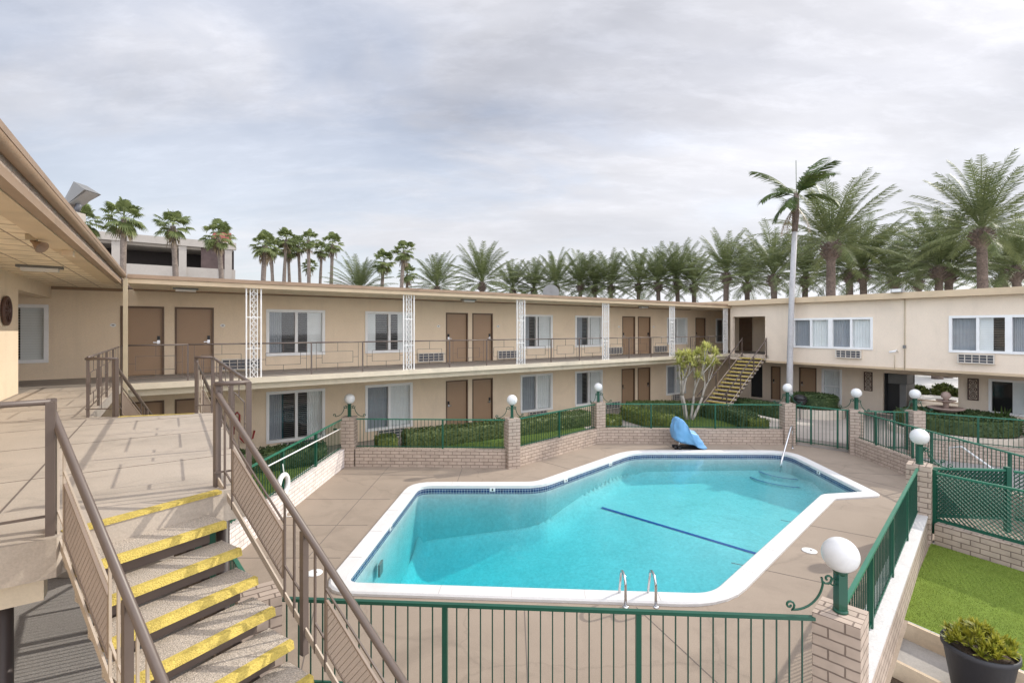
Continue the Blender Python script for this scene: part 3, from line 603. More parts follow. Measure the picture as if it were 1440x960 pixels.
# ------------------------------------------------------------------ POOL GEOMETRY
OUT = [(-2.92, 8.59), (-2.61, 13.86), (.80, 13.86), (4.33, 17.56), (9.8, 17.56), (9.55, 13.35), (8.29, 13.15), (3.34, 8.22)]
def roundpoly(poly, rad, k=5):
    out = []; n = len(poly)
    for i in range(n):
        p, a, b = Vector(poly[i]), Vector(poly[i - 1]), Vector(poly[(i + 1) % n])
        r = rad[i] if isinstance(rad, list) else rad
        da, db = (a - p).normalized(), (b - p).normalized()
        p0, p1 = p + da * r, p + db * r
        for j in range(k + 1):
            t = j / k; out.append(tuple(p0 * (1 - t) ** 2 + p * 2 * t * (1 - t) + p1 * t * t))
    return out
def offset(poly, d):
    n = len(poly); out = []
    for i in range(n):
        a, p, b = Vector(poly[i - 1]), Vector(poly[i]), Vector(poly[(i + 1) % n])
        e0, e1 = (p - a).normalized(), (b - p).normalized()
        n0, n1 = Vector((-e0.y, e0.x)), Vector((-e1.y, e1.x)); nn = (n0 + n1).normalized()
        out.append(tuple(p + nn * (d / max(.35, nn.dot(n0)))))
    return out
# polygon runs clockwise, so +offset grows outwards
PIN = roundpoly(OUT, [.28, .35, .5, .6, .7, .12, .15, .35])
POUT = roundpoly(offset(OUT, .34), [.6, .7, .3, .8, 1.0, .22, .1, .75])
ZD = -.3
def fill(loops, z, name, m, kind='structure'):
    import bmesh
    bm = bmesh.new(); ed = []
    for lp in loops:
        vs = [bm.verts.new((x, y, z)) for x, y in lp]
        ed += [bm.edges.new((vs[i], vs[(i + 1) % len(vs)])) for i in range(len(vs))]
    bmesh.ops.triangle_fill(bm, use_beauty=True, edges=ed)
    for f in bm.faces:
        if f.normal.z < 0: f.normal_flip()
    me = bpy.data.meshes.new(name); bm.to_mesh(me); bm.free(); me.materials.append(M[m])
    o = bpy.data.objects.new(name, me); COL.objects.link(o); o['kind'] = kind; return o
PMID = roundpoly(offset(OUT, .2), .35, 5)
PIT = [(6.3, 7.9), (8.6, 3.9), (5.2, .4), (2.6, 4.2)]
fill([[(-450, -250), (450, -250), (450, 700), (-450, 700)], PMID, PIT], -.345, 'ground', 'asphalt')
fill([[(-2.8, 5.2), (3.45, 4.85), (8.9, 10.4), (11.95, 10.4), (12.3, 17.7), (10.8, 19.2), (3.35, 19.4), (0, 15.95), (-5.4, 16.2), (-5.7, 8.7)], PMID], ZD, 'pool_deck', 'deck')
m = MB()
for p, q in (((-5.5, 12.9), (-3.2, 12.9)), ((-5.5, 11.2), (-3.3, 11.2)), ((-5.5, 9.6), (-3.35, 9.6)), ((.2, 5.2), (.2, 7.9)), ((3.0, 5.1), (2.0, 7.9)), ((-2.5, 5.5), (-3.2, 8.0)), ((6.3, 8.2), (4.2, 9.4)), ((8.3, 10.2), (6.3, 11.5)), ((9.9, 13.1), (11.9, 13.0)), ((10.3, 15.3), (12.0, 15.0)), ((9.6, 16.2), (11.8, 12.0)), ((-1.6, 14.4), (-1.6, 16.0)), ((1.9, 15.6), (1.0, 16.6)), ((6, 18.1), (6, 19.2)), ((9, 18.1), (9.2, 19.1)), ((-4.0, 9.2), (-4.0, 16.1))):
    m.bar((*p, ZD + .001), (*q, ZD + .001), .014, .006)
tag(m.build('deck_joint', 'joint'), kind='structure')
# the pool: one thing
sp = thing('swimming_pool', 'angular turquoise swimming pool with white coping and dark blue waterline tile', 'swimming pool', (2, 12, -2.6))
ZC, ZW = -.235, -.385
m = MB(); n = len(PIN)
import bmesh
def ringstrip(mb, A, za, B, zb, smooth=False):
    n = len(A); t = 0; pts = [(x, y, za) for x, y in A] + [(x, y, zb) for x, y in B]; fs = []; uvs = []
    for i in range(n):
        j = (i + 1) % n; l = math.dist(A[i], A[j]); fs.append((i, j, n + j, n + i)); uvs.append([(t, za), (t + l, za), (t + l, zb), (t, zb)]); t += l
    mb.add(pts, fs, smooth, uvs)
ia, oa = PIN, POUT
ib, ob = roundpoly(offset(OUT, .03), [.28, .35, .5, .6, .7, .12, .15, .35]), roundpoly(offset(OUT, .31), [.6, .7, .3, .8, 1.0, .22, .1, .75])
ringstrip(m, ia, ZD - .03, ia, ZC - .02); ringstrip(m, ia, ZC - .02, ib, ZC); ringstrip(m, ib, ZC, ob, ZC); ringstrip(m, ob, ZC, oa, ZC - .025); ringstrip(m, oa, ZC - .025, oa, ZD - .02)
m.build('coping', 'coping', sp)
m = MB(); cen = offset(OUT, .19)
for i in range(8):
    a, b = Vector(OUT[i]), Vector(OUT[(i + 1) % 8]); L_ = (b - a).length; d_ = (b - a) / L_; n_ = Vector((-d_.y, d_.x)); q = .9
    while q < L_ - .6:
        c = a + d_ * q; m.bar((*(c + n_ * .035), ZC + .0005), (*(c + n_ * .305), ZC + .0005), .007, .004); q += 1.22
m.build('coping_joint', 'joint_light', sp)
it = roundpoly(offset(OUT, .012), [.28, .35, .5, .6, .7, .12, .15, .35])
m = MB(); ringstrip(m, it, ZD - .19, it, ZD - .029); m.build('waterline_tile', 'tile', sp)
ip = roundpoly(offset(OUT, .02), [.28, .35, .5, .6, .7, .12, .15, .35])
def segd(p, a, b):
    ax, ay = a; bx, by = b; dx, dy = bx - ax, by - ay; t = max(0, min(1, ((p[0] - ax) * dx + (p[1] - ay) * dy) / (dx * dx + dy * dy)))
    return math.hypot(p[0] - ax - t * dx, p[1] - ay - t * dy)
def floor_z(x, y):
    t = (x - 2.6) * -.74 + (y - 15.2) * -.67
    D = .92 + (.21 * t if t > 0 else .03 * t); D = max(.75, min(2.25, D))
    r = min(segd((x, y), OUT[i], OUT[(i + 1) % 8]) for i in range(8)); R = .55 + .25 * (D - .9)
    if r < R: D -= (1 - math.sqrt(max(0, 1 - ((R - r) / R) ** 2))) * min(R, D * .55)
    return ZW - D
m = MB(); ringstrip(m, ip, -2.9, ip, ZD - .19); G = .16
X0, Y0, NX, NY = -3.1, 8.0, 83, 61
pts = [(X0 + G * i, Y0 + G * j, floor_z(X0 + G * i, Y0 + G * j)) for j in range(NY) for i in range(NX)]
def inside(x, y, poly):
    c = False; j = len(poly) - 1
    for i in range(len(poly)):
        if (poly[i][1] > y) != (poly[j][1] > y) and x < (poly[j][0] - poly[i][0]) * (y - poly[i][1]) / (poly[j][1] - poly[i][1]) + poly[i][0]: c = not c
        j = i
    return c
big = offset(OUT, .3)
m.add(pts, [(j * NX + i, j * NX + i + 1, (j + 1) * NX + i + 1, (j + 1) * NX + i) for j in range(NY - 1) for i in range(NX - 1) if inside(X0 + G * (i + .5), Y0 + G * (j + .5), big)], True)
m.build('basin', 'plaster', sp)
m = MB(); ws = roundpoly(offset(OUT, .016), [.28, .35, .5, .6, .7, .12, .15, .35])[::-1]; nW = len(ws)
m.add([(x, y, -2.85) for x, y in ws] + [(x, y, ZW) for x, y in ws], [tuple(range(nW - 1, -1, -1)), tuple(range(nW, 2 * nW))] + [(i, (i + 1) % nW, nW + (i + 1) % nW, nW + i) for i in range(nW)])
struct('pool_water', m, 'water')
m = MB(); a, b = Vector((2.75, 15.05)), Vector((6.6, 11.3)); dn = (b - a).normalized(); nn = Vector((-dn.y, dn.x)) * .055
rows = []
for k in range(21):
    c = a + (b - a) * k / 20; rows += [(c.x + nn.x, c.y + nn.y, floor_z(c.x + nn.x, c.y + nn.y) + .012), (c.x - nn.x, c.y - nn.y, floor_z(c.x - nn.x, c.y - nn.y) + .012)]
m.add(rows, [(2 * k, 2 * k + 1, 2 * k + 3, 2 * k + 2) for k in range(20)]); m.build('lane_line', 'poolblue', sp)
for k, rr in enumerate((2.4, 1.95, 1.5, 1.05)):            # entry steps in the corner
    ctr = (9.85, 17.6); arc = [(ctr[0] + rr * math.cos(q), ctr[1] + rr * math.sin(q)) for q in [math.pi + math.pi / 2 * j / 12 for j in range(13)]]
    poly = [ctr] + arc; z1 = ZW - .95 + .14 * k
    m = MB(); m.prism(poly, -1.7, z1); stp = m.build('entry_step', 'plaster', sp)
    m = MB(); m.add([(x, y, z1 + .004) for x, y in arc] + [(ctr[0] + (x - ctr[0]) * (rr - .06) / rr, ctr[1] + (y - ctr[1]) * (rr - .06) / rr, z1 + .004) for x, y in arc], [(i, i + 1, 13 + i + 1, 13 + i) for i in range(12)])
    m.build('step_edge_tile', 'poolblue', stp)
for (x, y, nx, ny) in ((-.55, 13.86, 0, -1), (1.6, 14.7, .72, -.69), (3.3, 16.48, .72, -.69), (-2.78, 11.2, 1, 0), (9.7, 15.5, -1, 0)):   # white depth tiles
    m = MB(); c = Vector((x + nx * .01, y + ny * .01, 0)); tx = Vector((-ny, nx, 0)) * .075
    m.bar(tuple(c - tx + Vector((0, 0, -.355))), tuple(c + tx + Vector((0, 0, -.355))), .03, .10); o = m.build('depth_marker', 'white', sp)
    m = MB(); c2 = c + Vector((nx, ny, 0)) * .018
    m.bar(tuple(c2 - tx * .3 + Vector((0, 0, -.355))), tuple(c2 + tx * .3 + Vector((0, 0, -.355))), .006, .06); m.build('marker_numeral', 'black', o)
m = MB(); m.lathe([(.0001, 0), (.16, 0), (.16, .02), (.0001, .035)], (-.6, 10.6, floor_z(-.6, 10.6) + .01), 18); m.build('main_drain', 'white', sp)
m = MB(); m.box(-2.76, -2.72, 10.1, 10.35, ZW - .55, ZW - .3); m.build('wall_light', 'fixture', sp)
for i, (x, y, lab) in enumerate(((-3.62, 9.0, 'round white skimmer lid on the deck near the pool corner by the stair handrail'), (6.0, 9.9, 'round white skimmer lid on the deck beside the near globe lamp'))):
    t = thing('deck_skimmer', lab, 'skimmer lid', (x, y, ZD), 'white skimmer lids in the deck'); m = MB(); m.lathe([(.14, 0.001), (.14, .012), (.12, .016), (.0001, .018)], (x, y, ZD), 24); m.build('lid', 'white', t)
    m = MB(); m.lathe([(.022, .017), (.022, .024), (.0001, .024)], (x + .03, y, ZD), 8); m.build('finger_hole', 'joint', t)
# ladder: two curved grab rails
t = thing('pool_ladder', 'pair of curved stainless steel ladder rails on the near pool edge', 'pool ladder', (1.75, 7.9, ZC))
for x in (1.80, 2.28):
    m = MB(); pts = [(x, 7.72, ZC)] + [(x, 7.72, ZC + .10 * k) for k in range(1, 5)]
    pts = [(x, 7.78, ZC), (x, 7.78, ZC + .34)] + [(x, 7.95 - .17 * math.cos(q), ZC + .34 + .13 * math.sin(q)) for q in [math.pi * j / 8 for j in range(1, 8)]] + [(x, 8.12, ZC + .32), (x, 8.20, ZC + .1), (x, 8.27, ZW - .1), (x, 8.29, ZW - .8)]
    m.tube(pts, .021, 10); m.build('grab_rail', 'metal', t)
    m = MB(); m.lathe([(.05, 0), (.05, .015), (.03, .03)], (x, 7.78, ZC), 14); m.build('base_flange', 'metal', t)
m = MB()
for k in range(3): m.box(1.80, 2.28, 8.24, 8.33, ZW - .25 - .25 * k, ZW - .22 - .25 * k)
m.build('rung', 'white', t)
t = thing('pool_handrail', 'single curved steel handrail over the corner entry steps of the pool', 'handrail', (10.1, 17.9, ZC))
m = MB(); m.tube([(10.35, 18.1, ZC), (10.35, 18.1, ZC + .62), (10.32, 18.05, ZC + .78), (10.22, 17.92, ZC + .86), (10.08, 17.75, ZC + .82), (9.3, 16.95, ZW - .05), (9.2, 16.85, ZW - .35)], .032, 10); m.build('rail', 'metal', t)
m = MB(); m.lathe([(.05, 0), (.05, .015), (.03, .03)], (10.35, 18.1, ZC), 12); m.build('base_flange', 'metal', t)
# pool lift under a blue cover
t = thing('pool_lift', 'pool lift wrapped in a bright blue vinyl cover by the far pool edge', 'pool lift', (6.0, 18.35, ZD))
o2 = [(.0, .40), (-.01, .62), (.0, .85), (.03, 1.02), (.10, 1.15), (.19, 1.17), (.30, 1.10), (.40, 1.0), (.50, .84), (.57, .72), (.68, .68), (.80, .63), (.93, .50), (1.04, .34), (1.14, .18), (1.24, .05), (1.18, .01), (1.06, .03), (.92, .12), (.72, .18), (.50, .22), (.28, .26), (.12, .32)]
o2 = [tuple(Vector(o2[i]).lerp(Vector(o2[(i + 1) % len(o2)]), j / 3)) for i in range(len(o2)) for j in range(3)]
cx, cz = .5, .5; rows = []
for k in range(25):
    yy = -.34 + .68 * k / 24; sc = (1 - abs(yy / .345) ** 3.2) ** .5; sc = .35 + .65 * sc; row = []
    for i, (x, z) in enumerate(o2):
        q_ = Vector((x * 3.2, yy * 4.5, z * 2.4)); f = 1 + .16 * (abs(noise.noise(q_)) - .2) + .07 * noise.noise(q_ * 2.7) if z > .08 else 1
        row.append((6.0 + cx + (x - cx) * sc * f, 18.35 + yy * 1.25 + .05 * noise.noise(q_ * 1.7 + Vector((7, 0, 0))), ZD + max(.0, cz * .9 + (z - cz * .9) * (.5 + .5 * sc) * f)))
    rows.append(row)
m = MB(); m.loft(rows); m.build('cover', 'cover', t)
m = MB(); m.bar((6.1, 18.5, ZD + .05), (7.15, 18.5, ZD + .05), .3, .08); m.build('base', 'black', t)
for dx, dy in ((.0, -.12), (.12, -.22), (.02, .2)):
    m = MB(); m.tube([(6.08 + dx, 18.3 + dy, ZD + .06), (6.08 + dx, 18.36 + dy, ZD + .06)], .06, 12); m.build('wheel', 'black', t)
m = MB(); m.tube([(6.2, 18.25, ZD + .02), (6.25, 18.3, ZD + .4)], .03, 8); m.tube([(6.55, 18.3, ZD + .08), (6.55, 18.3, ZD + .35)], .03, 8); m.build('leg', 'metal', t)
# ------------------------------------------------------------------ PILLARS, LAMPS, WALLS, FENCES
PZ = 1.29
A45 = math.radians(45)
PILL = [  # x, y, angle, words for the pillar, words for the lamp, scroll angles
    (-5.35, 16.15, 0, 'brick pillar at the end of the white pole fence near the clipped box shrub', 'globe lamp on the pillar where the sloping whitewashed wall meets the long hedge fence', (0, 180)),
    (0.0, 15.9, .4, 'brick pillar at the inward bend of the pool wall in front of two brown doors', 'globe lamp in front of the two brown ground floor doors', (180, 45)),
    (3.4, 19.35, .4, 'brick pillar at the far end of the slanted pool wall beside the curved hedge', 'globe lamp beside the curved hedge and the dark slatted window', (225, 0)),
    (10.72, 19.1, 0, 'brick pillar with a steel pool handrail before it, hinge side of the gate', 'globe lamp at the foot of the tall grey palm trunk', (180, -50)),
    (12.35, 17.6, -.5, 'brick pillar between the pool gate and the stepped fence', 'globe lamp under the scrollwork wall panel between two fences', (130, -80)),
    (14.25, 17.35, 0, 'short brick pillar near the white drive-through opening', 'globe lamp in front of the black vending recess', (180, -15)),
    (8.72, 10.5, A45, 'dark sided brick pillar joined to the green lattice panels', 'globe lamp above the green lattice panels', (-45, 0)),
    (3.36, 5.02, -A45, 'large brick pillar at the corner of the near green fence', 'big round globe lamp on the pillar closest to the stair, with a black scroll', (176, 50)),
    (-2.78, 5.38, .6, 'brick pillar half hidden behind the stair handrail', None, (0, 130))]
for x, y, a, lab, _, _ in PILL:
    m = MB((x, y, 0, a)); h = .205
    m.prism([(-h, -h), (h, -h), (h, h), (-h, h)], -.36, PZ); tag(m.build('brick_pillar', 'brick', None, (x, y, -.36)), lab, 'brick pillar', 'painted brick pillars around the pool')
def scroll_path():
    pts = []
    for k in range(13):                       # upper spiral
        a = math.radians(-60 + 36 * k); r = .012 + .0042 * k; pts.append((.125 + r * math.cos(a), .33 + r * math.sin(a)))
    for k in range(1, 12):
        q = math.pi / 2 * k / 12; pts.append((.47 - .30 * math.cos(q), .32 - .32 * math.sin(q)))
    for k in range(12, -1, -1):
        a = math.radians(250 - 36 * (12 - k)) ; r = .010 + .0036 * k; pts.append((.50 + r * math.cos(a), .048 + r * math.sin(a)))
    return [(x, 0, z) for x, z in pts]
gl = thing('globe_lamp', '', 'globe lamp', (0, 0, 0), 'white globe lamps on the pillars')
m = MB(); m.box(-.045, .045, -.045, .045, 0, .42); m.lathe([(.07, 0), (.07, .02), (.05, .03)], (0, 0, 0), 14); m.lathe([(.05, .38), (.075, .42), (.075, .435)], (0, 0, 0), 14); m.build('lamp_post', 'green', gl)
m = MB(); m.sphere((0, 0, .58), .17, 32, 20); m.build('globe', 'globe', gl)
for k in range(2):
    m = MB(); m.tube(scroll_path(), .011, 6)
    m.tube([(.07 + .03 * math.cos(q), 0, .30 + .035 * math.sin(q)) for q in [2 * math.pi * j / 10 for j in range(10)]], .008, 5, True); m.build('scroll_bracket', 'green', gl)
kinds = [o for o in gl.children]
first = True
lamps = [p for p in PILL if p[4]]
for x, y, a, _, lab, sc in lamps:
    o = gl if first else copy_tree(gl); first = False
    o.location = (x, y, PZ + .001); o['label'] = lab
    ss = [c for c in o.children if c.name.startswith('scroll')]
    for c, an in zip(ss, sc): c.rotation_euler = (0, 0, math.radians(an))
def lowwall(p, q, lab, zt=.27, th=.24, mname='brick', z0=-.36, cap=False):
    P0, Q0 = Vector(p), Vector(q); L = (Q0 - P0).length; an = math.atan2(Q0.y - P0.y, Q0.x - P0.x)
    if not cap:
        m = MB((p[0], p[1], 0, an)); m.prism([(0, -th / 2), (L, -th / 2), (L, th / 2), (0, th / 2)], z0, zt)
        return tag(m.build('brick_wall', mname, None, (p[0], p[1], z0)), lab, 'wall', 'low brick walls around the pool')
    t = thing('brick_wall', lab, 'wall', (p[0], p[1], z0), 'low brick walls around the pool')
    m = MB((p[0], p[1], 0, an)); m.prism([(0, -th / 2), (L, -th / 2), (L, th / 2), (0, th / 2)], z0, zt - .04); m.build('brickwork', mname, t)
    m = MB((p[0], p[1], 0, an)); m.prism([(0, -th / 2 - .008), (L, -th / 2 - .008), (L, th / 2 + .008), (0, th / 2 + .008)], zt - .04, zt); m.build('wall_cap', 'cap', t)
    return t
def fence(p, q, lab, zb=.27, zt=1.24, posts=(), sp=.118, gate=False, w=.013, top='green_light', rails=True, cat='fence', name='picket_fence', grp='green picket fences around the pool'):
    P0, Q0 = Vector(p), Vector(q); L = (Q0 - P0).length; an = math.atan2(Q0.y - P0.y, Q0.x - P0.x); fr = (p[0], p[1], 0, an)
    t = thing(name, lab, cat, (p[0], p[1], zb), grp)
    m = MB(fr); m.box(0, L, -.024, .024, zt - .035, zt); m.build('top_rail', top, t)
    m = MB(fr); m.box(0, L, -.012, .012, zb + .05, zb + .075); m.build('bottom_rail', 'green', t)
    for f in posts:
        m = MB(fr); m.box(f * L - .028, f * L + .028, -.028, .028, zb, zt - .036); m.build('post', 'green', t)
    cuts = [0] + [f * L for f in posts] + [L]
    for a, b in zip(cuts, cuts[1:]):
        n = int((b - a) / sp)
        if n < 2: continue
        m = MB(fr)
        for i in range(1, n):
            xx = a + (b - a) * i / n; m.box(xx - w / 2, xx + w / 2, -w / 2, w / 2, zb + (.0 if not rails else .02), zt - .036)
        m.build('picket_grille', 'green_dark', t)
    return t
lowwall((3.1, 5.02), (-2.6, 5.38), 'low brick wall under the long near fence')
fence((3.1, 5.02), (-2.6, 5.38), 'long green picket fence nearest the stair, running before the pool ladder', posts=(.312, .67), sp=.127, top='green')
lowwall((-2.95, 5.58), (-5.6, 8.7), 'low brick wall under the fence behind the stair treads')
fence((-2.95, 5.58), (-5.6, 8.7), 'dark green picket fence seen edge-on behind the stair treads', posts=(.02, .5, .98), sp=.09)
lowwall((-5.6, 8.7), (-5.58, 15.95), 'whitewashed sunlit brick wall carrying the fence with the life ring', mname='brick_white', th=.26)
fence((-5.62, 8.7), (-5.55, 15.95), 'green picket fence on the whitewashed wall holding the life ring and white pole', posts=(.12, .45, .72))
lowwall((-5.1, 16.1), (-.2, 15.92), 'low brick wall in front of the long clipped hedge')
fence((-5.1, 16.1), (-.2, 15.92), 'green picket fence between two globe lamps before the long clipped hedge', posts=(.58,))
lowwall((.15, 16.05), (3.25, 19.2), 'slanted low brick wall rising beside the pool bend')
fence((.15, 16.05), (3.25, 19.2), 'slanted green picket fence along the pool bend', posts=(.5,))
lowwall((3.6, 19.35), (10.5, 19.1), 'low brick wall behind the blue covered pool lift')
fence((3.6, 19.35), (10.5, 19.1), 'green picket fence behind the blue covered pool lift', posts=(.27, .63))
fence((10.93, 19.0), (12.2, 17.75), 'closed green picket gate onto the curved path', zb=-.2, posts=(.03, .32, .8, .97), cat='gate', name='picket_gate', grp='green gates')
lowwall((12.3, 17.4), (11.95, 10.6), 'low brick wall along the shaded deck side', th=.24)
fence((12.3, 17.4), (11.6, 8.2), 'green picket fence stepping down past the globe lamp towards the lattice', posts=(.1, .28, .36, .62, .8))
fence((12.55, 17.62), (14.05, 17.4), 'green picket gate below the scrollwork wall panel', zb=-.1, posts=(.03, .3, .7, .97), cat='gate', name='picket_gate', grp='green gates')
lowwall((14.45, 17.3), (18.5, 14.6), 'low brick wall in front of the round fountain hedge')
fence((14.45, 17.3), (18.5, 14.6), 'green picket fence in front of the round fountain hedge', posts=(.3, .65))
lowwall((3.50, 5.18), (8.58, 10.36), 'pale capped brick wall between the pool deck and the artificial turf', cap=True, th=.30)
fence((3.40, 5.10), (8.6, 10.4), 'green picket fence sloping away from the nearest globe lamp above the turf', posts=(.25, .5, .75), sp=.125)
# lattice panels
def lattice(p, q, zb, zt, lab, posts=(1,)):
    P0, Q0 = Vector(p), Vector(q); L = (Q0 - P0).length; an = math.atan2(Q0.y - P0.y, Q0.x - P0.x); fr = (p[0], p[1], 0, an)
    t = thing('lattice_fence', lab, 'fence', (p[0], p[1], zb), 'green lattice panels'); H = zt - zb; s = .084
    m = MB(fr)
    for sg, yy in ((1, -.006), (-1, .006)):
        k = -int(H / s) - 1
        while k * s < L:
            x0, z0 = k * s, 0.; x1, z1 = x0 + H, H
            if x0 < 0: z0 = -x0; x0 = 0
            if x1 > L: z1 -= x1 - L; x1 = L
            if z1 > z0:
                a, b = (z0, z1) if sg > 0 else (H - z0, H - z1)
                m.bar((x0, yy, zb + a), (x1, yy, zb + b), .007, .053, (0, 1, 0))
            k += 1
    m.build('lattice_mesh', 'lattice', t)
    m = MB(fr); m.box(0, L, -.03, .03, zt - .01, zt + .03); m.build('top_rail', 'green_light', t)
    m = MB(fr); m.box(0, L, -.02, .02, zb - .03, zb + .03); m.build('bottom_rail', 'lattice', t)
    for f in posts:
        m = MB(fr); m.box(f * L - .045, f * L + .045, -.045, .045, zb - .3, zt + .08); m.build('post', 'lattice', t)
    return t
lattice((8.95, 10.4), (10.7, 7.3), .15, 1.12, 'green lattice panel on the low brick kerb along the turf', (.0, .5, 1))
lattice((8.95, 10.6), (10.55, 10.45), .15, 1.16, 'short green lattice panel running from the dark pillar to a square post', (1,))
lattice((10.65, 10.42), (12.2, 9.3), .15, 1.14, 'far green lattice panel beyond the square lattice post', (1,))
lowwall((8.9, 10.28), (10.7, 7.1), 'low brick kerb wall under the lattice panel beside the turf', zt=.12, th=.22)
# turf, steps and pot
T0, T1 = Vector((8.75, 10.25)), Vector((10.62, 7.0))
N0 = Vector((6.02, 7.62)); N1 = N0 + (T1 - T0).normalized() * 4.2
fill([[tuple(T0), tuple(T1 + (T1 - T0).normalized() * .6), tuple(N1), tuple(N0)]], -.298, 'artificial_turf', 'turf')
dS = Vector((-.70, -.714)); e = (T1 - T0).normalized()
def stepslab(a, depth, z0, z1, mm, name, back=0):
    p = N0 + dS * a; q = p + e * 4.2; m = MB()
    m.prism([tuple(p), tuple(p + dS * depth), tuple(q + dS * depth), tuple(q)], z0, z1); return struct(name, m, mm)
stepslab(0, .06, -1.0, -.305, 'board', 'step_edging_board'); stepslab(.06, .80, -1.2, -.56, 'step', 'concrete_step'); stepslab(.86, .06, -1.3, -.50, 'board', 'step_edging_board'); stepslab(.92, .75, -1.3, -.74, 'soil', 'soil_step')
stepslab(1.67, .06, -1.5, -.72, 'board', 'step_edging_board'); stepslab(1.73, 2.5, -1.5, -.95, 'step', 'concrete_step')
pc = (6.03, 6.33); pz = -.56
t = thing('potted_plant', 'charcoal plant pot with yellow-green spiky shrub beside the turf steps', 'potted plant', (*pc, pz))
m = MB(); m.lathe([(.25, 0), (.27, .02), (.36, .58), (.385, .60), (.385, .66), (.365, .665), (.35, .62), (.335, .585)], (*pc, pz), 36); p_ = m.build('pot', 'pot', t)
m = MB(); m.lathe([(.345, .59), (.0001, .60)], (*pc, pz), 24); m.build('potting_soil', 'soil', p_)
def rosette(mb, c, R, n, up=.5, w=.03, rnd=RND, droop=.25):
    for k in range(n):
        az = rnd.random() * 6.283; el = math.radians(rnd.uniform(-15, 85)) if up < .6 else math.radians(rnd.uniform(15, 88)); l = R * rnd.uniform(.75, 1.1)
        d = Vector((math.cos(az) * math.cos(el), math.sin(az) * math.cos(el), math.sin(el))); s_ = Vector((-math.sin(az), math.cos(az), 0)); c0 = Vector(c)
        m0 = c0 + d * l * .5; tip = c0 + d * l + Vector((0, 0, -droop * l * math.cos(el)))
        mb.add([tuple(c0 - s_ * w * .4), tuple(c0 + s_ * w * .4), tuple(m0 + s_ * w * .5), tuple(tip), tuple(m0 - s_ * w * .5)], [(0, 1, 2, 4), (4, 2, 3)])
m = MB()
for k in range(46):
    a = RND.random() * 6.283; r_ = .33 * math.sqrt(RND.random()); zz = pz + .66 + RND.uniform(0, .24) * (1 - r_ / .42)
    rosette(m, (pc[0] + r_ * math.cos(a), pc[1] + r_ * math.sin(a), zz), .15, 26, .7, .03, RND, .15)
m.build('foliage', 'crotonleaf', t)
m = MB()
for k in range(26):
    a = RND.random() * 6.283; r_ = .3 * math.sqrt(RND.random()); m.tube([(pc[0] + r_ * math.cos(a) * .5, pc[1] + r_ * math.sin(a) * .5, pz + .58), (pc[0] + r_ * math.cos(a), pc[1] + r_ * math.sin(a), pz + .74)], .012, 5)
m.build('stem', 'bark_date', t)
def blades(name, poly, z, dens, hgt, mname, seed):
    rn = random.Random(seed); xs = [p[0] for p in poly]; ys = [p[1] for p in poly]; m = MB()
    n = int((max(xs) - min(xs)) * (max(ys) - min(ys)) * dens)
    for _ in range(n):
        x, y = rn.uniform(min(xs), max(xs)), rn.uniform(min(ys), max(ys))
        if not inside(x, y, poly): continue
        a = rn.random() * 6.283; h = hgt * rn.uniform(.5, 1.2); w_ = .004 + .002 * rn.random(); l = h * rn.uniform(.2, .9); b = rn.random() * 6.283
        m.add([(x - w_ * math.cos(a), y - w_ * math.sin(a), z), (x + w_ * math.cos(a), y + w_ * math.sin(a), z), (x + l * math.cos(b), y + l * math.sin(b), z + h)], [(0, 1, 2)])
    return tag(m.build(name, mname), kind='stuff')
blades('turf_grass', [tuple(T0), tuple(T1), tuple(N1), tuple(N0)], -.3, 2600, .022, 'blade_turf', 1)
# life ring and pole on the whitewashed wall's fence
rc = (-5.50, 11.8, .43); t = thing('life_ring', 'white life ring hanging on the green fence above the whitewashed wall', 'life ring', rc)
m = MB(); m.tube([(rc[0], rc[1] + .235 * math.cos(q), rc[2] + .235 * math.sin(q)) for q in [2 * math.pi * k / 32 for k in range(32)]], .058, 12, True); m.build('ring', 'white', t)
m = MB(); m.tube([(rc[0] + .02, rc[1], rc[2] + .24), (rc[0] - .02, rc[1] + .01, rc[2] + .5)], .012, 6); m.tube([(rc[0] + .05, rc[1] - .05, rc[2] - .2), (rc[0] + .08, rc[1] - .1, rc[2] - .45), (rc[0] + .15, rc[1] - .15, ZD + .02), (rc[0] + .3, rc[1] - .1, ZD + .02)], .01, 6); m.build('rope', 'white', t)
t = thing('skimmer_pole', 'long white pole hung along the fence above the life ring', 'pole', (-5.5, 11, 1.05))
m = MB(); m.tube([(-5.53, 11.05, 1.07), (-5.49, 15.7, .98)], .018, 8); m.build('shaft', 'white', t)
m = MB()
for y in (11.8, 14.0, 15.4): m.box(-5.6, -5.5, y - .01, y + .01, 1.0, 1.05)
m.build('hook', 'green', t)
# ------------------------------------------------------------------ COURTYARD GROUND AND PLANTING
m = MB(); m.prism([(-14, 8.9), (-5.76, 8.9), (-5.72, 16.28), (0, 16.10), (3.25, 19.5), (10.7, 19.25), (12.45, 17.72), (14.4, 17.4), (40, 0), (75, 20), (45, 60), (-20, 40), (-40, 20)], -.33, -.02)
struct('courtyard_paving', m, 'paving')
def sheet(poly, z, name, mm): return fill([poly], z, name, mm)
lm = lambda p: W(*p)
sheet([(-5.8, 9.3), (-8.3, 9.3), (-9.0, 12.0), W(-1.0, 16.5), W(4.3, 16.6), (-5.75, 16.0)], -.012, 'lawn', 'lawn')
sheet([(-5.2, 16.3), (-.1, 16.15), (3.2, 19.55), W(15.0, 16.4), W(5.2, 16.7)], -.012, 'lawn', 'lawn')
sheet([(6.3, 19.5), (9.9, 19.4), (10.0, 21.2), (9.4, 23.6), (5.3, 23.6), (5.9, 20.9)], -.012, 'lawn', 'lawn')
sheet([(3.8, 19.6), (4.4, 19.6), (5.0, 20.6), (4.4, 21.8), (3.9, 21.0)], -.012, 'planting_bed', 'soil')
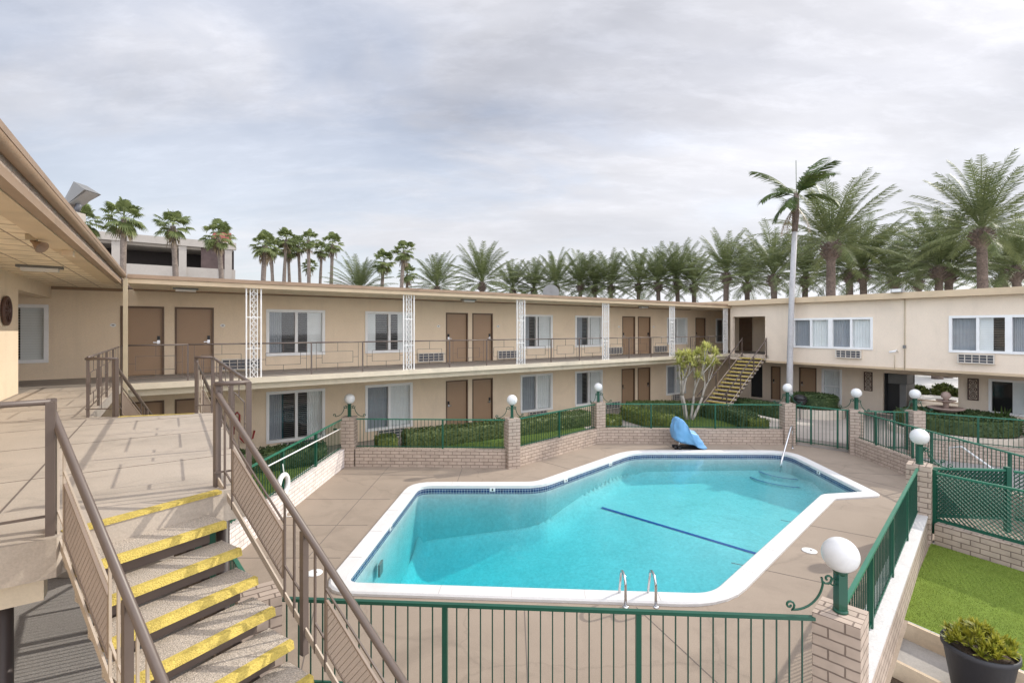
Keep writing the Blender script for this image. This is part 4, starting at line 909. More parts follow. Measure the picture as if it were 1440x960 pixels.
def hedge(name, path, wd, z0, z1, dens, mname, lab, leaf=.05, rnd=None, grp='clipped hedges in the courtyard', bulge=0):
    rnd = rnd or random.Random(len(lab)); m = MB(); P_ = [Vector(p) for p in path]
    # resample
    pts = []
    for a, b in zip(P_, P_[1:]):
        n = max(1, int((b - a).length / .25)); pts += [a + (b - a) * i / n for i in range(n)]
    pts.append(P_[-1]); rows = []
    for i, p in enumerate(pts):
        d = (pts[min(i + 1, len(pts) - 1)] - pts[max(i - 1, 0)]).normalized(); s_ = Vector((-d.y, d.x)); h = wd / 2
        zt = z1 + rnd.uniform(-.025, .025); e_ = [1 - .25 * (i in (0, len(pts) - 1))][0]
        prof = [(-h * .96 * e_, z0), (-h * e_, z0 + .3 * (zt - z0)), (-h * .97 * e_, z0 + .85 * (zt - z0)), (-h * .8 * e_, zt), (0, zt + bulge), (h * .8 * e_, zt), (h * .97 * e_, z0 + .85 * (zt - z0)), (h * e_, z0 + .3 * (zt - z0)), (h * .96 * e_, z0)]
        rows.append([(p.x + s_.x * (x + rnd.uniform(-.02, .02)), p.y + s_.y * (x + rnd.uniform(-.02, .02)), z) for x, z in prof])
    core = [[(x, y, z - .03 if z > z0 else z) for x, y, z in r] for r in rows]
    m.loft(core, False)
    nfaces = []
    for i in range(len(rows) - 1):
        for k in range(8): nfaces.append((rows[i][k], rows[i][k + 1], rows[i + 1][k + 1], rows[i + 1][k]))
    nfaces.append((rows[0][0], rows[0][3], rows[0][5], rows[0][8])); nfaces.append((rows[-1][0], rows[-1][3], rows[-1][5], rows[-1][8]))
    for q in nfaces:
        a, b, c, d = [Vector(x) for x in q]; ar = ((b - a).cross(d - a).length + (b - c).cross(d - c).length) / 2
        nn = (b - a).cross(d - a)
        if nn.length < 1e-6: continue
        nn.normalize(); n = ar * dens; n = int(n) + (rnd.random() < n - int(n))
        for _ in range(n):
            u_, v_ = rnd.random(), rnd.random(); p = a * (1 - u_) * (1 - v_) + b * u_ * (1 - v_) + c * u_ * v_ + d * (1 - u_) * v_ + nn * rnd.uniform(-.05, .03)
            t1 = Vector((rnd.gauss(0, 1), rnd.gauss(0, 1), rnd.gauss(0, 1))).normalized(); t2 = t1.cross(Vector((rnd.gauss(0, 1), rnd.gauss(0, 1), rnd.gauss(0, 1)))).normalized()
            L_ = leaf * rnd.uniform(.6, 1.2); t1 *= L_; t2 *= L_ * .5
            m.add([tuple(p - t1), tuple(p + t2), tuple(p + t1), tuple(p - t2)], [(0, 1, 2, 3)])
    return tag(m.build(name, mname, None, (path[0][0], path[0][1], z0)), lab, 'hedge', grp)
Z0 = -.02
hedge('hedge', [W(-.2, 16.35), W(2.2, 16.3), (-5.95, 15.6)], .85, Z0, .55, 420, 'juniper', 'broad dark hedge behind the life ring fence under a shuttered window')
hedge('box_shrub', [W(5.75, 16.35), W(6.4, 16.3)], .7, Z0, .50, 520, 'hedge_lime', 'small square light green box shrub beside the globe lamp pillar', .045)
hedge('hedge', [W(6.7, 16.25), W(10.9, 16.0)], .75, Z0, .58, 420, 'hedge', 'long clipped hedge in front of a pair of brown ground floor doors')
hedge('hedge', [W(11.1, 15.95), W(15.0, 15.8)], .75, Z0, .58, 420, 'hedge', 'clipped hedge behind the slanted fence under pale curtained windows')
hedge('hedge', [(3.75, 20.2), (4.55, 21.6)], .7, Z0, .42, 420, 'hedge_lime', 'short pale hedge stub beside the path near the far globe lamp')
hedge('hedge', [(5.4, 23.2), (5.6, 22.2), (6.0, 21.2), (6.6, 20.3)], .75, Z0, .55, 420, 'hedge_lime', 'curved sunlit hedge along the path before the bare limbed tree')
hedge('hedge', [(5.6, 23.8), (7.4, 23.9), (9.2, 23.8)], .75, Z0, .62, 380, 'hedge', 'straight hedge behind the bare limbed tree')
hedge('hedge', [(9.3, 23.4), (10.0, 22.3), (10.1, 21.2), (9.8, 20.2)], .8, Z0, .58, 380, 'juniper', 'dark curved hedge between the bare limbed tree and the path')
hedge('box_shrub', [(9.95, 20.4), (10.15, 19.75)], .7, Z0, .5, 480, 'hedge_lime', 'pale green shrub at the end of the dark curved hedge', .045)
hedge('hedge', [(10.9, 25.6), (12.0, 24.2), (12.6, 22.6)], .8, .0, .62, 380, 'juniper', 'dark hedge on the raised kerb below the distant stair')
blades('lawn_grass', [(-5.8, 9.3), (-8.0, 9.3), (-8.6, 12.0), (-5.8, 15.6)], -.015, 900, .05, 'blade_lawn', 2)
blades('lawn_grass', [(-5.0, 16.35), (-.1, 16.2), (3.2, 19.6), (2.2, 20.4), (-.5, 18.4)], -.015, 900, .05, 'blade_lawn', 3)
blades('lawn_grass', [(6.3, 19.5), (9.7, 19.4), (9.7, 21.2), (9.0, 23.3), (5.9, 23.3), (6.2, 20.9)], -.015, 800, .06, 'blade_lawn', 4)
m = MB(); m.tube([(10.5, 25.2, -.02), (11.6, 23.6, -.02), (12.1, 22.0, -.02), (13.0, 21.2, -.02)], .12, 6); struct('path_kerb', m, 'cream')
def round_planter(x, y, r, h, hr, lab, leafm, grp='round cream planters'):
    t = thing('round_planter', lab, 'planter', (x, y, -.02), grp)
    m = MB(); m.lathe([(r, 0), (r, h), (r - .14, h), (r - .14, h - .1), (.0001, h - .1)], (x, y, -.02), 40, False); m.build('kerb_ring', 'cream', t)
    k = 26; rn = random.Random(5); m = MB()
    for i in range(int(2600 * hr)):
        a = rn.random() * 6.283; q = rn.random(); rr = hr * math.sqrt(q); z = -.02 + h + (.55 if q < .8 else .55 * (1 - (q - .8) * 2.4) * rn.random()) + rn.uniform(-.05, .05)
        if q > .8: rr = hr * rn.uniform(.94, 1.02); z = -.02 + h + rn.random() * .55
        p = Vector((x + rr * math.cos(a), y + rr * math.sin(a), z)); t1 = Vector((rn.gauss(0, 1), rn.gauss(0, 1), rn.gauss(0, 1))).normalized() * .055; t2 = t1.cross(Vector((rn.gauss(0, 1), rn.gauss(0, 1), rn.gauss(0, 1)))).normalized() * .03
        m.add([tuple(p - t1), tuple(p + t2), tuple(p + t1), tuple(p - t2)], [(0, 1, 2, 3)])
    m.lathe([(hr * .97, h), (hr * .97, h + .48), (hr * .9, h + .52), (.0001, h + .52)], (x, y, -.02), 30, False)
    m.build('round_hedge', leafm, t); return t
round_planter(14.6, 23.9, 1.35, .42, 1.1, 'low round cream planter with dark shrub seen through the gate', 'juniper')
round_planter(17.7, 19.6, 2.15, .25, 1.9, 'wide round planter with dark hedge around the stone fountain', 'juniper')
x, y = 17.6, 19.9; t = thing('fountain', 'tiered brown stone fountain rising from the round dark hedge', 'fountain', (x, y, .2))
m = MB(); m.lathe([(.3, 0), (.22, .1), (.16, .5), (.25, .62), (.55, .72), (.6, .78), (.56, .80), (.2, .74)], (x, y, .2), 28); m.build('lower_bowl', 'stone', t)
m = MB(); m.lathe([(.1, .7), (.09, .95), (.15, 1.0), (.31, 1.05), (.33, 1.09), (.1, 1.06)], (x, y, .2), 24); m.build('upper_bowl', 'stone', t)
m = MB(); m.lathe([(.06, 1.05), (.08, 1.12), (.15, 1.2), (.16, 1.3), (.1, 1.4), (.0001, 1.44)], (x, y, .2), 18); m.build('finial', 'stone', t)
def agave(x, y, z, R, lab, nm='agave'):
    rn = random.Random(int(x * 10)); m = MB(); rosette(m, (x, y, z), R, 34, .7, .13, rn, .1); tag(m.build(nm, 'king', None, (x, y, z)), lab, 'plant')
agave(18.9, 18.9, .3, .95, 'upright spiky agave beside the stone fountain')
agave(18.6, 16.9, -.02, .7, 'low spiky plant at the edge of the fountain hedge')
# bushes seen through the drive-through
for k, (u, v, r_) in enumerate(((39.6, 11.0, .55), (40.2, 9.9, .75), (40, 9.0, .5))):
    x, y = W(u, v); m = MB(); rn = random.Random(k)
    for i in range(900):
        d = Vector((rn.gauss(0, 1), rn.gauss(0, 1), abs(rn.gauss(0, 1)))).normalized() * r_ * rn.uniform(.6, 1); p = Vector((x, y, .0)) + d; t1 = Vector((rn.gauss(0, 1), rn.gauss(0, 1), rn.gauss(0, 1))).normalized() * .13; t2 = t1.cross(Vector((0.3, .2, 1))).normalized() * .06
        m.add([tuple(p - t1), tuple(p + t2), tuple(p + t1), tuple(p - t2)], [(0, 1, 2, 3)])
    tag(m.build('street_bush', 'hedge', None, (x, y, 0)), 'green bush beyond the drive-through opening', 'bush', 'bushes beyond the drive-through')
sheet([W(36.2, -14), W(70, -14), W(70, 30), W(36.2, 30)], -.012, 'street_concrete', 'street')
# barbecue and handrail
x, y = 13.5, 23.0; t = thing('kettle_grill', 'black kettle barbecue standing before a brown door', 'grill', (x, y, -.02))
m = MB(); m.lathe([(.0001, .62), (.2, .66), (.29, .8), (.3, .86)], (x, y, -.02), 20); m.build('bowl', 'black', t); m = MB(); m.lathe([(.3, .865), (.27, 1.0), (.14, 1.1), (.0001, 1.12)], (x, y, -.02), 20); m.build('lid', 'black', t)
for k in range(3):
    a = 2.1 * k; m = MB(); m.tube([(x + .2 * math.cos(a), y + .2 * math.sin(a), .68), (x + .32 * math.cos(a), y + .32 * math.sin(a), -.02)], .014, 6); m.build('leg', 'black', t)
t = thing('ramp_handrail', 'slanting white metal handrail behind the stepped green fence', 'handrail', (12.9, 13.2, -.3))
m = MB(); m.tube([(13.2, 14.8, .15), (13.1, 14.7, .62), (13.2, 14.4, .72), (12.75, 12.6, .30), (12.7, 12.5, -.3)], .025, 8); m.build('rail', 'white', t)
# hose
x, y = W(1.75, 18.05); t = thing('fire_hose', 'dark red hose hanging on the ground floor wall behind the stair', 'hose', (x, y, .5)); F = (x, y, .5, TH)
m = MB(F); m.tube([(-.1, -.06, .3), (-.08, -.08, .9), (0, -.08, 1.0), (.07, -.08, .9), (.06, -.08, .2), (.2, -.07, 0), (.45, -.07, .12), (.5, -.06, .35)], .03, 8); m.build('hose', 'redhose', t)
m = MB(F); m.box(-.06, .06, -.05, .03, .92, 1.0); m.build('hook', 'metal', t)
# roof fittings
x, y, z = -9.78, 11.0, 5.49; t = thing('pole_floodlight', 'grey shoebox floodlight with blue cap on a short roof pole', 'floodlight', (x, y, z)); F = (x, y, z, 0)
m = MB(F); m.tube([(0, 0, 0), (0, 0, 1.2)], .09, 12); m.box(-.12, .12, -.12, .12, 1.1, 1.28); m.build('pole', 'garage', t)
def rotated(mb, deg, ax, piv):
    R_ = Matrix.Rotation(math.radians(deg), 3, ax); P_ = Vector(piv); mb.v = [tuple(R_ @ (Vector(p) - P_) + P_) for p in mb.v]; return mb
FH = (x, y, z + .28, 0)
m = MB(FH); hx = [(-.10, -.13, 1.18), (.56, -.22, 1.16), (.56, .22, 1.16), (-.10, .13, 1.18), (-.08, -.10, 1.30), (.44, -.17, 1.48), (.44, .17, 1.48), (-.08, .10, 1.30)]
m.hexa(hx); rotated(m, -36, 'Y', (x, y, z + 1.33)); m.build('lamp_head', 'fixture', t)
m = MB(FH); m.box(.08, .53, -.16, .16, 1.15, 1.158); rotated(m, -36, 'Y', (x, y, z + 1.33)); m.build('lens', 'lens_grey', t)
m = MB(FH); m.tube([(-.17, 0, 1.26), (-.06, 0, 1.26)], .055, 10); rotated(m, -36, 'Y', (x, y, z + 1.33)); m.build('photocell', 'cover', t)
m = MB(FH); m.tube([(0, 0, 1.0), (.08, 0, 1.2)], .06, 8); m.build('knuckle', 'screen_metal', t)
x, y = W(13.6, 16.6); t = thing('satellite_dish', 'small pale satellite dish on the long roof', 'satellite dish', (x, y, 5.5)); F = (x, y, 5.5, 0)
m = MB(F); m.lathe([(.0001, 0), (.15, .02), (.28, .07), (.36, .12), (.355, .125), (.0001, .012)], (0, 0, 0), 24)
m.v = [tuple(Matrix.Rotation(math.radians(75), 3, 'X') @ (Vector(p) - Vector((x, y, 5.5))) + Vector((x, y, 5.72))) for p in m.v]; m.build('dish', 'fixture', t)
m = MB(F); m.tube([(0, .05, 0), (0, .04, .2)], .025, 8); m.build('mast', 'fixture', t)
# ------------------------------------------------------------------ BARE LIMBED TREE
rn = random.Random(3)
tx, ty = 8.25, 22.6; t = thing('rosette_tree', 'pale many limbed tree with yellow-green leaf rosettes on the small lawn', 'tree', (tx, ty, 0))
m = MB(); ends = []
def limb(p, d, r, l, lev):
    n = 5; pts = [p]; q = p.copy(); dd = d.copy()
    for i in range(n):
        dd = (dd + Vector((rn.uniform(-.13, .13), rn.uniform(-.13, .13), .05 if lev < 3 else .1))).normalized(); q = q + dd * (l / n); pts.append(q.copy())
    m.tube([tuple(x_) for x_ in pts], r, 7, False, r * .72)
    if lev in (2, 3) and rn.random() < .2: ends.append(q + Vector((rn.uniform(-.25, .25), rn.uniform(-.25, .25), .05)))
    if lev >= 4 or (lev == 3 and rn.random() < .3): ends.append(q); return
    for k in range(2 if lev else 2 + (rn.random() < .5)):
        a = rn.random() * 6.283; sp_ = rn.uniform(.3, .62); nd_ = (dd + Vector((math.cos(a) * sp_, math.sin(a) * sp_, rn.uniform(.0, .3)))).normalized()
        limb(q, nd_, r * .68, l * rn.uniform(.62, .9), lev + 1)
for dx, dy, tilt, az in ((-.3, 0, .08, 2.9), (.1, .0, .36, .2), (-.35, .1, .12, 3.3), (.0, .1, .22, .9)):
    limb(Vector((tx + dx * .6, ty + dy, -.03)), Vector((math.cos(az) * tilt, math.sin(az) * tilt, 1)).normalized(), .07, 1.15, 1)
m.build('trunk', 'bark_light', t); m = MB()
for e_ in ends: rosette(m, tuple(e_), .42, 46, .4, .055, rn, .3)
m.build('crown', 'rosette', t)
# ------------------------------------------------------------------ PALMS
def frond(mb, base, az, el, L, droop, n, ll, lw, rn, vee=.5, tiltz=0):
    """feather frond: a curved rib with leaflets on both sides"""
    h = Vector((math.cos(az), math.sin(az), 0)); pts = []; p = Vector(base); e_ = el; st = L / 10
    for i in range(11):
        pts.append(p.copy()); p = p + (h * math.cos(e_) + Vector((0, 0, math.sin(e_)))) * st; e_ -= droop / 10 * (.4 + i * .12)
    side = Vector((-h.y, h.x, 0))
    for i in range(10):
        d = (pts[i + 1] - pts[i]).normalized(); w = .035 * (1 - i / 11) + .008
        mb.add([tuple(pts[i] - side * w), tuple(pts[i] + side * w), tuple(pts[i + 1] + side * w * .85), tuple(pts[i + 1] - side * w * .85)], [(0, 1, 2, 3)])
    for k in range(n):
        q = .16 + .84 * (k + rn.random() * .5) / n; i = min(9, int(q * 10)); f = q * 10 - i; c = pts[i].lerp(pts[i + 1], f); d = (pts[i + 1] - pts[i]).normalized(); up = side.cross(d)
        for sg in (1, -1):
            l = ll * (.45 + .9 * math.sin(math.pi * min(1, q * .92 + .06)) ** .8) * rn.uniform(.85, 1.1); dr = (side * sg * .75 + d * .75 + up * (-vee) * rn.uniform(.5, 1.1) * -1 * .5 + Vector((0, 0, -.28 * rn.random()))).normalized()
            a = d * lw; tip = c + dr * l
            mb.add([tuple(c - a), tuple(c + a), tuple(c + dr * l * .55 + a * .9), tuple(tip), tuple(c + dr * l * .55 - a * .9)], [(0, 1, 2, 4), (4, 2, 3)])
def date_crown(seed, nf=56, L=4.4, n=40):
    rn = random.Random(seed); m = MB()
    for k in range(nf):
        q = (k + .5) / nf; el = math.radians(86 - 104 * q ** 1.05 + rn.uniform(-8, 8)); az = k * 2.39996 + rn.uniform(-.2, .2)
        frond(m, (.12 * math.cos(az), .12 * math.sin(az), .25 - .3 * q), az, el, L * rn.uniform(.88, 1.08), rn.uniform(.45, .95), n, .52, .026, rn)
    return m
def fan_crown(seed, nf=36, R=.86):
    rn = random.Random(seed); m = MB()
    for k in range(nf):
        q = (k + .5) / nf; el = math.radians(80 - 125 * q + rn.uniform(-24, 24)); az = k * 2.39996 + rn.uniform(-.25, .25)
        h = Vector((math.cos(az), math.sin(az), 0)); d = (h * math.cos(el) + Vector((0, 0, math.sin(el)))); pl = rn.uniform(.8, 1.3); c = Vector((0, 0, .1)) + d * pl; side = Vector((-h.y, h.x, 0)); up = side.cross(d)
        m.add([tuple(Vector((0, 0, .1)) - side * .03), tuple(Vector((0, 0, .1)) + side * .03), tuple(c + side * .015), tuple(c - side * .015)], [(0, 1, 2, 3)])
        nb = 17; r = R * rn.uniform(.8, 1.1)
        for j in range(nb):
            a = math.radians(-105 + 210 * j / (nb - 1)); dr = (d * math.cos(a) + side * math.sin(a)); dr = (dr + up * .12).normalized(); l = r * (1 - .25 * abs(a) / 2.2); wv = dr.cross(up).normalized() * .07
            mid = c + dr * l * .6; tip = c + dr * l + Vector((0, 0, -.42 * l * rn.uniform(.5, 1.1)))
            m.add([tuple(c), tuple(mid - wv), tuple(tip), tuple(mid + wv)], [(0, 1, 2, 3)])
    return m
def trunk_mesh(mb, H, r0, r1, rn, lean=.0, n=12, boss=0, rough=.03):
    pts = []; tp = []; k = 14; a = rn.random() * 6.283
    for i in range(k + 1):
        q = i / k; pts.append((lean * q * q * math.cos(a), lean * q * q * math.sin(a), H * q)); tp.append(r0 + (r1 - r0) * q + rn.uniform(-rough, rough) * r0 + (r0 * .35 * (1 - q * 8) if q < .125 else 0))
    mb.tube(pts, r0, n, False, tp); return pts[-1]
DC = []
for sd in (1, 2, 3, 8):
    o = date_crown(sd).build('crown', 'date'); DC.append(o.data); bpy.data.objects.remove(o)
FC = []
for sd in (4, 5, 6):
    o = fan_crown(sd).build('crown', 'fan'); FC.append(o.data); bpy.data.objects.remove(o)
def tree_crown(name, mesh, par, z, rz, sc, off=(0, 0)):
    o = bpy.data.objects.new(name, mesh); COL.objects.link(o); o.parent = par; o.location = (off[0], off[1], z); o.rotation_euler = (0, 0, rz); o.scale = (sc,) * 3; return o
def date_palm(x, y, zc, sc, lab, k):
    rn = random.Random(k * 7 + 1); t = thing('date_palm', lab, 'palm tree', (x, y, -.3), 'date palms beyond the motel roof')
    m = MB((x, y, -.3, 0)); H = zc + .3; e_ = trunk_mesh(m, H - .55, .33, .27, rn, .15); m.build('trunk', 'bark_date', t)
    m = MB((x, y, -.3, 0)); m.lathe([(.26, -1.15), (.42, -.75), (.50, -.35), (.42, .05), (.2, .3)], (e_[0], e_[1], H - .3), 12, False)
    for j in range(46):
        a = j * 2.4; zz = -1.0 + 1.15 * j / 46; r_ = .32 + .18 * math.sin(math.pi * (j / 46) ** .8); m.bar((e_[0] + r_ * .8 * math.cos(a), e_[1] + r_ * .8 * math.sin(a), H - .3 + zz), (e_[0] + (r_ + .22) * math.cos(a), e_[1] + (r_ + .22) * math.sin(a), H - .1 + zz), .10, .06)
    m.build('crown_boss', 'bark_date', t)
    tree_crown('crown', DC[(k * 3 + k // 4) % 4], t, H - .2, rn.random() * 6.28, sc * rn.uniform(.95, 1.08) * (1.28 if y > 55 else 1.12 if y > 40 else 1.0), (e_[0], e_[1])); return t
def unp(px, py, d): return ((px - 720) / 690 * d, d, 4.18 - (py - 462) / 690 * d)
# x, crown height row, distance, size
DP = [(1168, 338, 34, 1.0, 'tall date palm rising just behind the grey trunked palm'), (1383, 318, 32, 1.08, 'tallest date palm with full upright crown beside the roof edge'),
      (1318, 372, 41, 1.0, None), (1332, 376, 42, .95, None), (1196, 378, 46, .95, None), (1216, 377, 45, 1.0, None), (1256, 388, 50, .95, None), (1432, 372, 38, 1.0, None),
      (1131, 386, 52, .95, None), (1090, 385, 50, 1.05, None), (1052, 396, 58, .9, None), (1020, 383, 55, .98, 'date palm standing clear above the others near the roof corner'), (976, 398, 66, .9, None), (954, 394, 66, .95, None), (927, 396, 66, .9, None),
      (898, 398, 70, .95, None), (858, 400, 72, .98, None), (838, 402, 74, .9, None), (815, 398, 74, 1.0, None), (783, 400, 78, .98, None), (752, 404, 82, .95, None), (722, 404, 82, .9, None),
      (679, 396, 66, .98, 'broad date palm crown above the roof beside a smaller one'), (613, 402, 76, .98, 'round date palm crown standing apart above the long roof'), (505, 408, 62, .85, 'low date palm crown just showing over the roof near the fan palms'), (1290, 392, 54, .9, None), (1408, 388, 46, .9, None)]
for k, (px, py, d, sc, lab) in enumerate(DP):
    x, y, z = unp(px, py, d); date_palm(x, y, z, sc, lab or 'date palm in the row behind the motel roof', k)
def fan_palm(x, y, zc, sc, lab, k):
    rn = random.Random(k * 5 + 2); t = thing('fan_palm', lab, 'palm tree', (x, y, -.3), 'fan palms beyond the motel roof')
    m = MB((x, y, -.3, 0)); H = zc + .3; e_ = trunk_mesh(m, H, .30 * sc, .20 * sc, rn, .5, 12, 0, .06); m.build('trunk', 'bark_fan', t)
    tree_crown('crown', FC[k % 3], t, H, rn.random() * 6.28, sc * .9 * rn.uniform(.92, 1.06), (e_[0], e_[1]))
    m = MB((x, y, -.3, 0))
    for j in range(60):
        a = rn.random() * 6.283; zz = rn.uniform(-1.3, -.1) * sc; b = (e_[0] + .22 * math.cos(a), e_[1] + .22 * math.sin(a), H + zz); m.add([b, (b[0] + .3 * math.cos(a - .2), b[1] + .3 * math.sin(a - .2), b[2] - .35), (b[0] + .38 * math.cos(a), b[1] + .38 * math.sin(a), b[2] - .8 * sc), (b[0] + .3 * math.cos(a + .2), b[1] + .3 * math.sin(a + .2), b[2] - .35)], [(0, 1, 2, 3)])
    m.build('dead_skirt', 'dead', t)
FP = [(110, 312, 40, 1.0, 'fan palm partly hidden behind the roof floodlight'), (172, 306, 40, 1.0, 'fan palm in front of the parking garage pillar'), (250, 318, 45, 1.0, 'fan palm before the middle of the parking garage'), (315, 333, 48, .98, 'fan palm before the end of the parking garage'),
      (367, 346, 48, 1.0, 'stout fan palm standing just past the parking garage'), (386, 352, 66, .95, None), (397, 336, 66, .98, None), (409, 352, 70, .95, None), (424, 346, 70, .95, None), (435, 337, 66, 1.0, None), (448, 352, 70, .9, None), (430, 374, 74, .8, None), (464, 344, 66, 1.0, None),
      (534, 368, 62, 1.0, 'darker fan palm of the leaning pair above the roof'), (562, 354, 60, 1.02, 'taller fan palm of the pair above the roof'), (572, 386, 62, .8, 'small drooping fan palm below the pair above the roof')]
for k, (px, py, d, sc, lab) in enumerate(FP):
    x, y, z = unp(px, py, d); fan_palm(x, y, z, sc, lab or 'slim fan palm in the cluster beside the parking garage', k)
# the slender palm in the courtyard
x, y = 13.55, 24.0; t = thing('king_palm', 'slender palm with smooth pale grey trunk rising from the courtyard past the roof', 'palm tree', (x, y, -.02)); rn = random.Random(9)
m = MB((x, y, 0, 0)); m.tube([(0, 0, -.02), (.02, 0, .5), (.05, 0, 3), (.14, 0, 6), (.28, 0, 8.9)], .24, 14, False, [.22, .155, .135, .125, .12]); m.build('trunk', 'bark_grey', t)
m = MB((x, y, 0, 0)); m.tube([(.28, 0, 8.9), (.33, 0, 9.8), (.36, 0, 10.8)], .15, 12, False, [.125, .16, .11]); m.build('crownshaft', 'bark_date', t)
m = MB((x, y, 0, 0))
for az, el, L, dr in ((2.6, .95, 2.6, .7), (3.3, .35, 2.1, 1.3), (.35, 1.15, 2.9, .75), (.1, .9, 2.5, .9), (-.5, .2, 1.9, 1.2), (3.9, -.1, 1.6, 1.0), (1.5, .8, 2.2, .9), (4.7, .7, 2.2, 1.0), (5.4, 1.0, 2.2, .8), (2.9, -.5, 1.5, .8)):
    frond(m, (.36, 0, 10.6), az, el, L, dr * 1.2, 44, .62, .032, rn, .5)
m.bar((.36, 0, 10.6), (.34, 0, 12.4), .02); m.build('crown', 'king', t)
m = MB((x, y, 0, 0))
for az in (2.2, 3.6, 5.2, 3.0): frond(m, (.33, 0, 10.2), az, -.9, 1.6, .7, 12, .3, .02, rn, .2)
m.build('dead_skirt', 'dead', t)
# ------------------------------------------------------------------ FAR BUILDINGS
x, y = W(8.6, 91); t = thing('parking_garage', 'pale concrete parking garage with dark open decks behind the fan palms', 'building', (x, y, -.3))
m = MB(BL)
for z0, z1 in ((-.3, 2.2), (4.6, 6.6), (9.2, 10.2)): m.box(-42, 8.6, 91, 91.5, z0, z1)
m.box(-42, 8.6, 91, 91.5, 10.2, 13.7); m.box(-42, 8.7, 90.6, 91.5, 16.9, 18.0); m.build('parapet', 'garage', t)
m = MB(BL); m.box(-42, 8.4, 92, 120, 16.6, 17.5); m.box(-42, 8.4, 91.5, 120, 13.0, 13.4); m.build('deck', 'garage', t)
for u in (-38, -30.5, -22.5, -14.5, -6.5, 1.5, 7.6):
    m = MB(BL); m.box(u - .5, u + .5, 90.8, 91.6, 10.3, 16.89); m.build('pillar', 'garage', t)
m = MB(BL); m.box(-42, 8.4, 98, 98.3, 0, 16.6); m.box(8.2, 8.5, 92, 120, 0, 16.9); m.build('inner_wall', 'garage_dark', t)
m = MB(BL); m.box(3.9, 7.1, 91.1, 91.25, 13.7, 16.9); m.build('mesh_screen', 'screen', t)
x, y = W(0, 115); t = thing('office_building', 'teal glazed office block with white bands showing above the parking garage', 'building', (x, y, -.3))
m = MB(BL); m.box(-50, -16, 112, 140, 0, 27.0); m.box(-16, 9.5, 112, 140, 0, 21.0); m.build('wall', 'cap', t)
m = MB(BL); m.box(-49, 9, 111.7, 111.98, 17.5, 20.2); m.box(-49, -17, 111.7, 111.98, 22, 26); m.build('glazing', 'teal', t)
x, y = W(8, 108); t = MB(BL); t.box(6.4, 9.2, 104, 110, 0, 21.8); tag(t.build('red_tower', 'redwall', None, (x, y, 0)), 'dark red stair tower block at the end of the parking garage roof', 'building')
# ------------------------------------------------------------------ LIGHT
SUN_EL, AZ = 34., math.atan2(.91, .41)
w = bpy.data.worlds.new('World'); S.world = w; w.use_nodes = True; nt = w.node_tree; nt.nodes.clear(); L = nt.links.new
out = nd(nt, 'ShaderNodeOutputWorld'); bg = nd(nt, 'ShaderNodeBackground', Strength=.15); L(bg.outputs[0], out.inputs[0])
sky = nd(nt, 'ShaderNodeTexSky', sky_type='NISHITA', sun_disc=False, sun_elevation=math.radians(SUN_EL), sun_rotation=AZ)
sky.dust_density = 1.5
tc = nd(nt, 'ShaderNodeTexCoord'); sx = nd(nt, 'ShaderNodeSeparateXYZ'); L(tc.outputs['Generated'], sx.inputs[0])
az = nd(nt, 'ShaderNodeMath', operation='MAXIMUM'); L(sx.outputs['Z'], az.inputs[0]); az.inputs[1].default_value = .0
a2 = nd(nt, 'ShaderNodeMath', operation='ADD'); L(az.outputs[0], a2.inputs[0]); a2.inputs[1].default_value = .22
dv = nd(nt, 'ShaderNodeVectorMath', operation='DIVIDE'); cb = nd(nt, 'ShaderNodeCombineXYZ'); 
for i in range(3): L(a2.outputs[0], cb.inputs[i])
L(tc.outputs['Generated'], dv.inputs[0]); L(cb.outputs[0], dv.inputs[1])
mp = nd(nt, 'ShaderNodeMapping'); mp.inputs['Rotation'].default_value = (0, 0, math.radians(-22)); mp.inputs['Scale'].default_value = (.55, 1.15, 0); mp.inputs['Location'].default_value = (1.3, .4, 0); L(dv.outputs[0], mp.inputs[0])
n1 = nd(nt, 'ShaderNodeTexNoise', Scale=1.5, Detail=9.0, Roughness=.56, Distortion=.55); L(mp.outputs[0], n1.inputs['Vector'])
n2 = nd(nt, 'ShaderNodeTexNoise', Scale=.9, Detail=6.0, Roughness=.5, Distortion=.3)
mp2 = nd(nt, 'ShaderNodeMapping'); mp2.inputs['Location'].default_value = (4.1, 2.2, 0); mp2.inputs['Scale'].default_value = (.7, 1.3, 0); mp2.inputs['Rotation'].default_value = (0, 0, math.radians(-15)); L(dv.outputs[0], mp2.inputs[0]); L(mp2.outputs[0], n2.inputs['Vector'])
# coverage grows towards +x (the sun side)
cov = nd(nt, 'ShaderNodeMath', operation='MULTIPLY_ADD'); L(sx.outputs['X'], cov.inputs[0]); cov.inputs[1].default_value = .22; L(n1.outputs['Fac'], cov.inputs[2])
mr = nd(nt, 'ShaderNodeMapRange'); L(cov.outputs[0], mr.inputs['Value']); mr.inputs['From Min'].default_value = .28; mr.inputs['From Max'].default_value = .58; mr.inputs['To Min'].default_value = .62; mr.interpolation_type = 'SMOOTHSTEP'
cr = nd(nt, 'ShaderNodeValToRGB'); L(n2.outputs['Fac'], cr.inputs[0])
cr.color_ramp.elements[0].position = .3; cr.color_ramp.elements[0].color = (.37, .39, .455, 1); cr.color_ramp.elements[1].position = .62; cr.color_ramp.elements[1].color = (.74, .74, .785, 1)
mp3 = nd(nt, 'ShaderNodeMapping'); mp3.inputs['Scale'].default_value = (1.5, 3.0, 0); mp3.inputs['Rotation'].default_value = (0, 0, math.radians(-18)); L(dv.outputs[0], mp3.inputs[0])
n3 = nd(nt, 'ShaderNodeTexNoise', Scale=1.4, Detail=10.0, Roughness=.58, Distortion=.35); L(mp3.outputs[0], n3.inputs['Vector'])
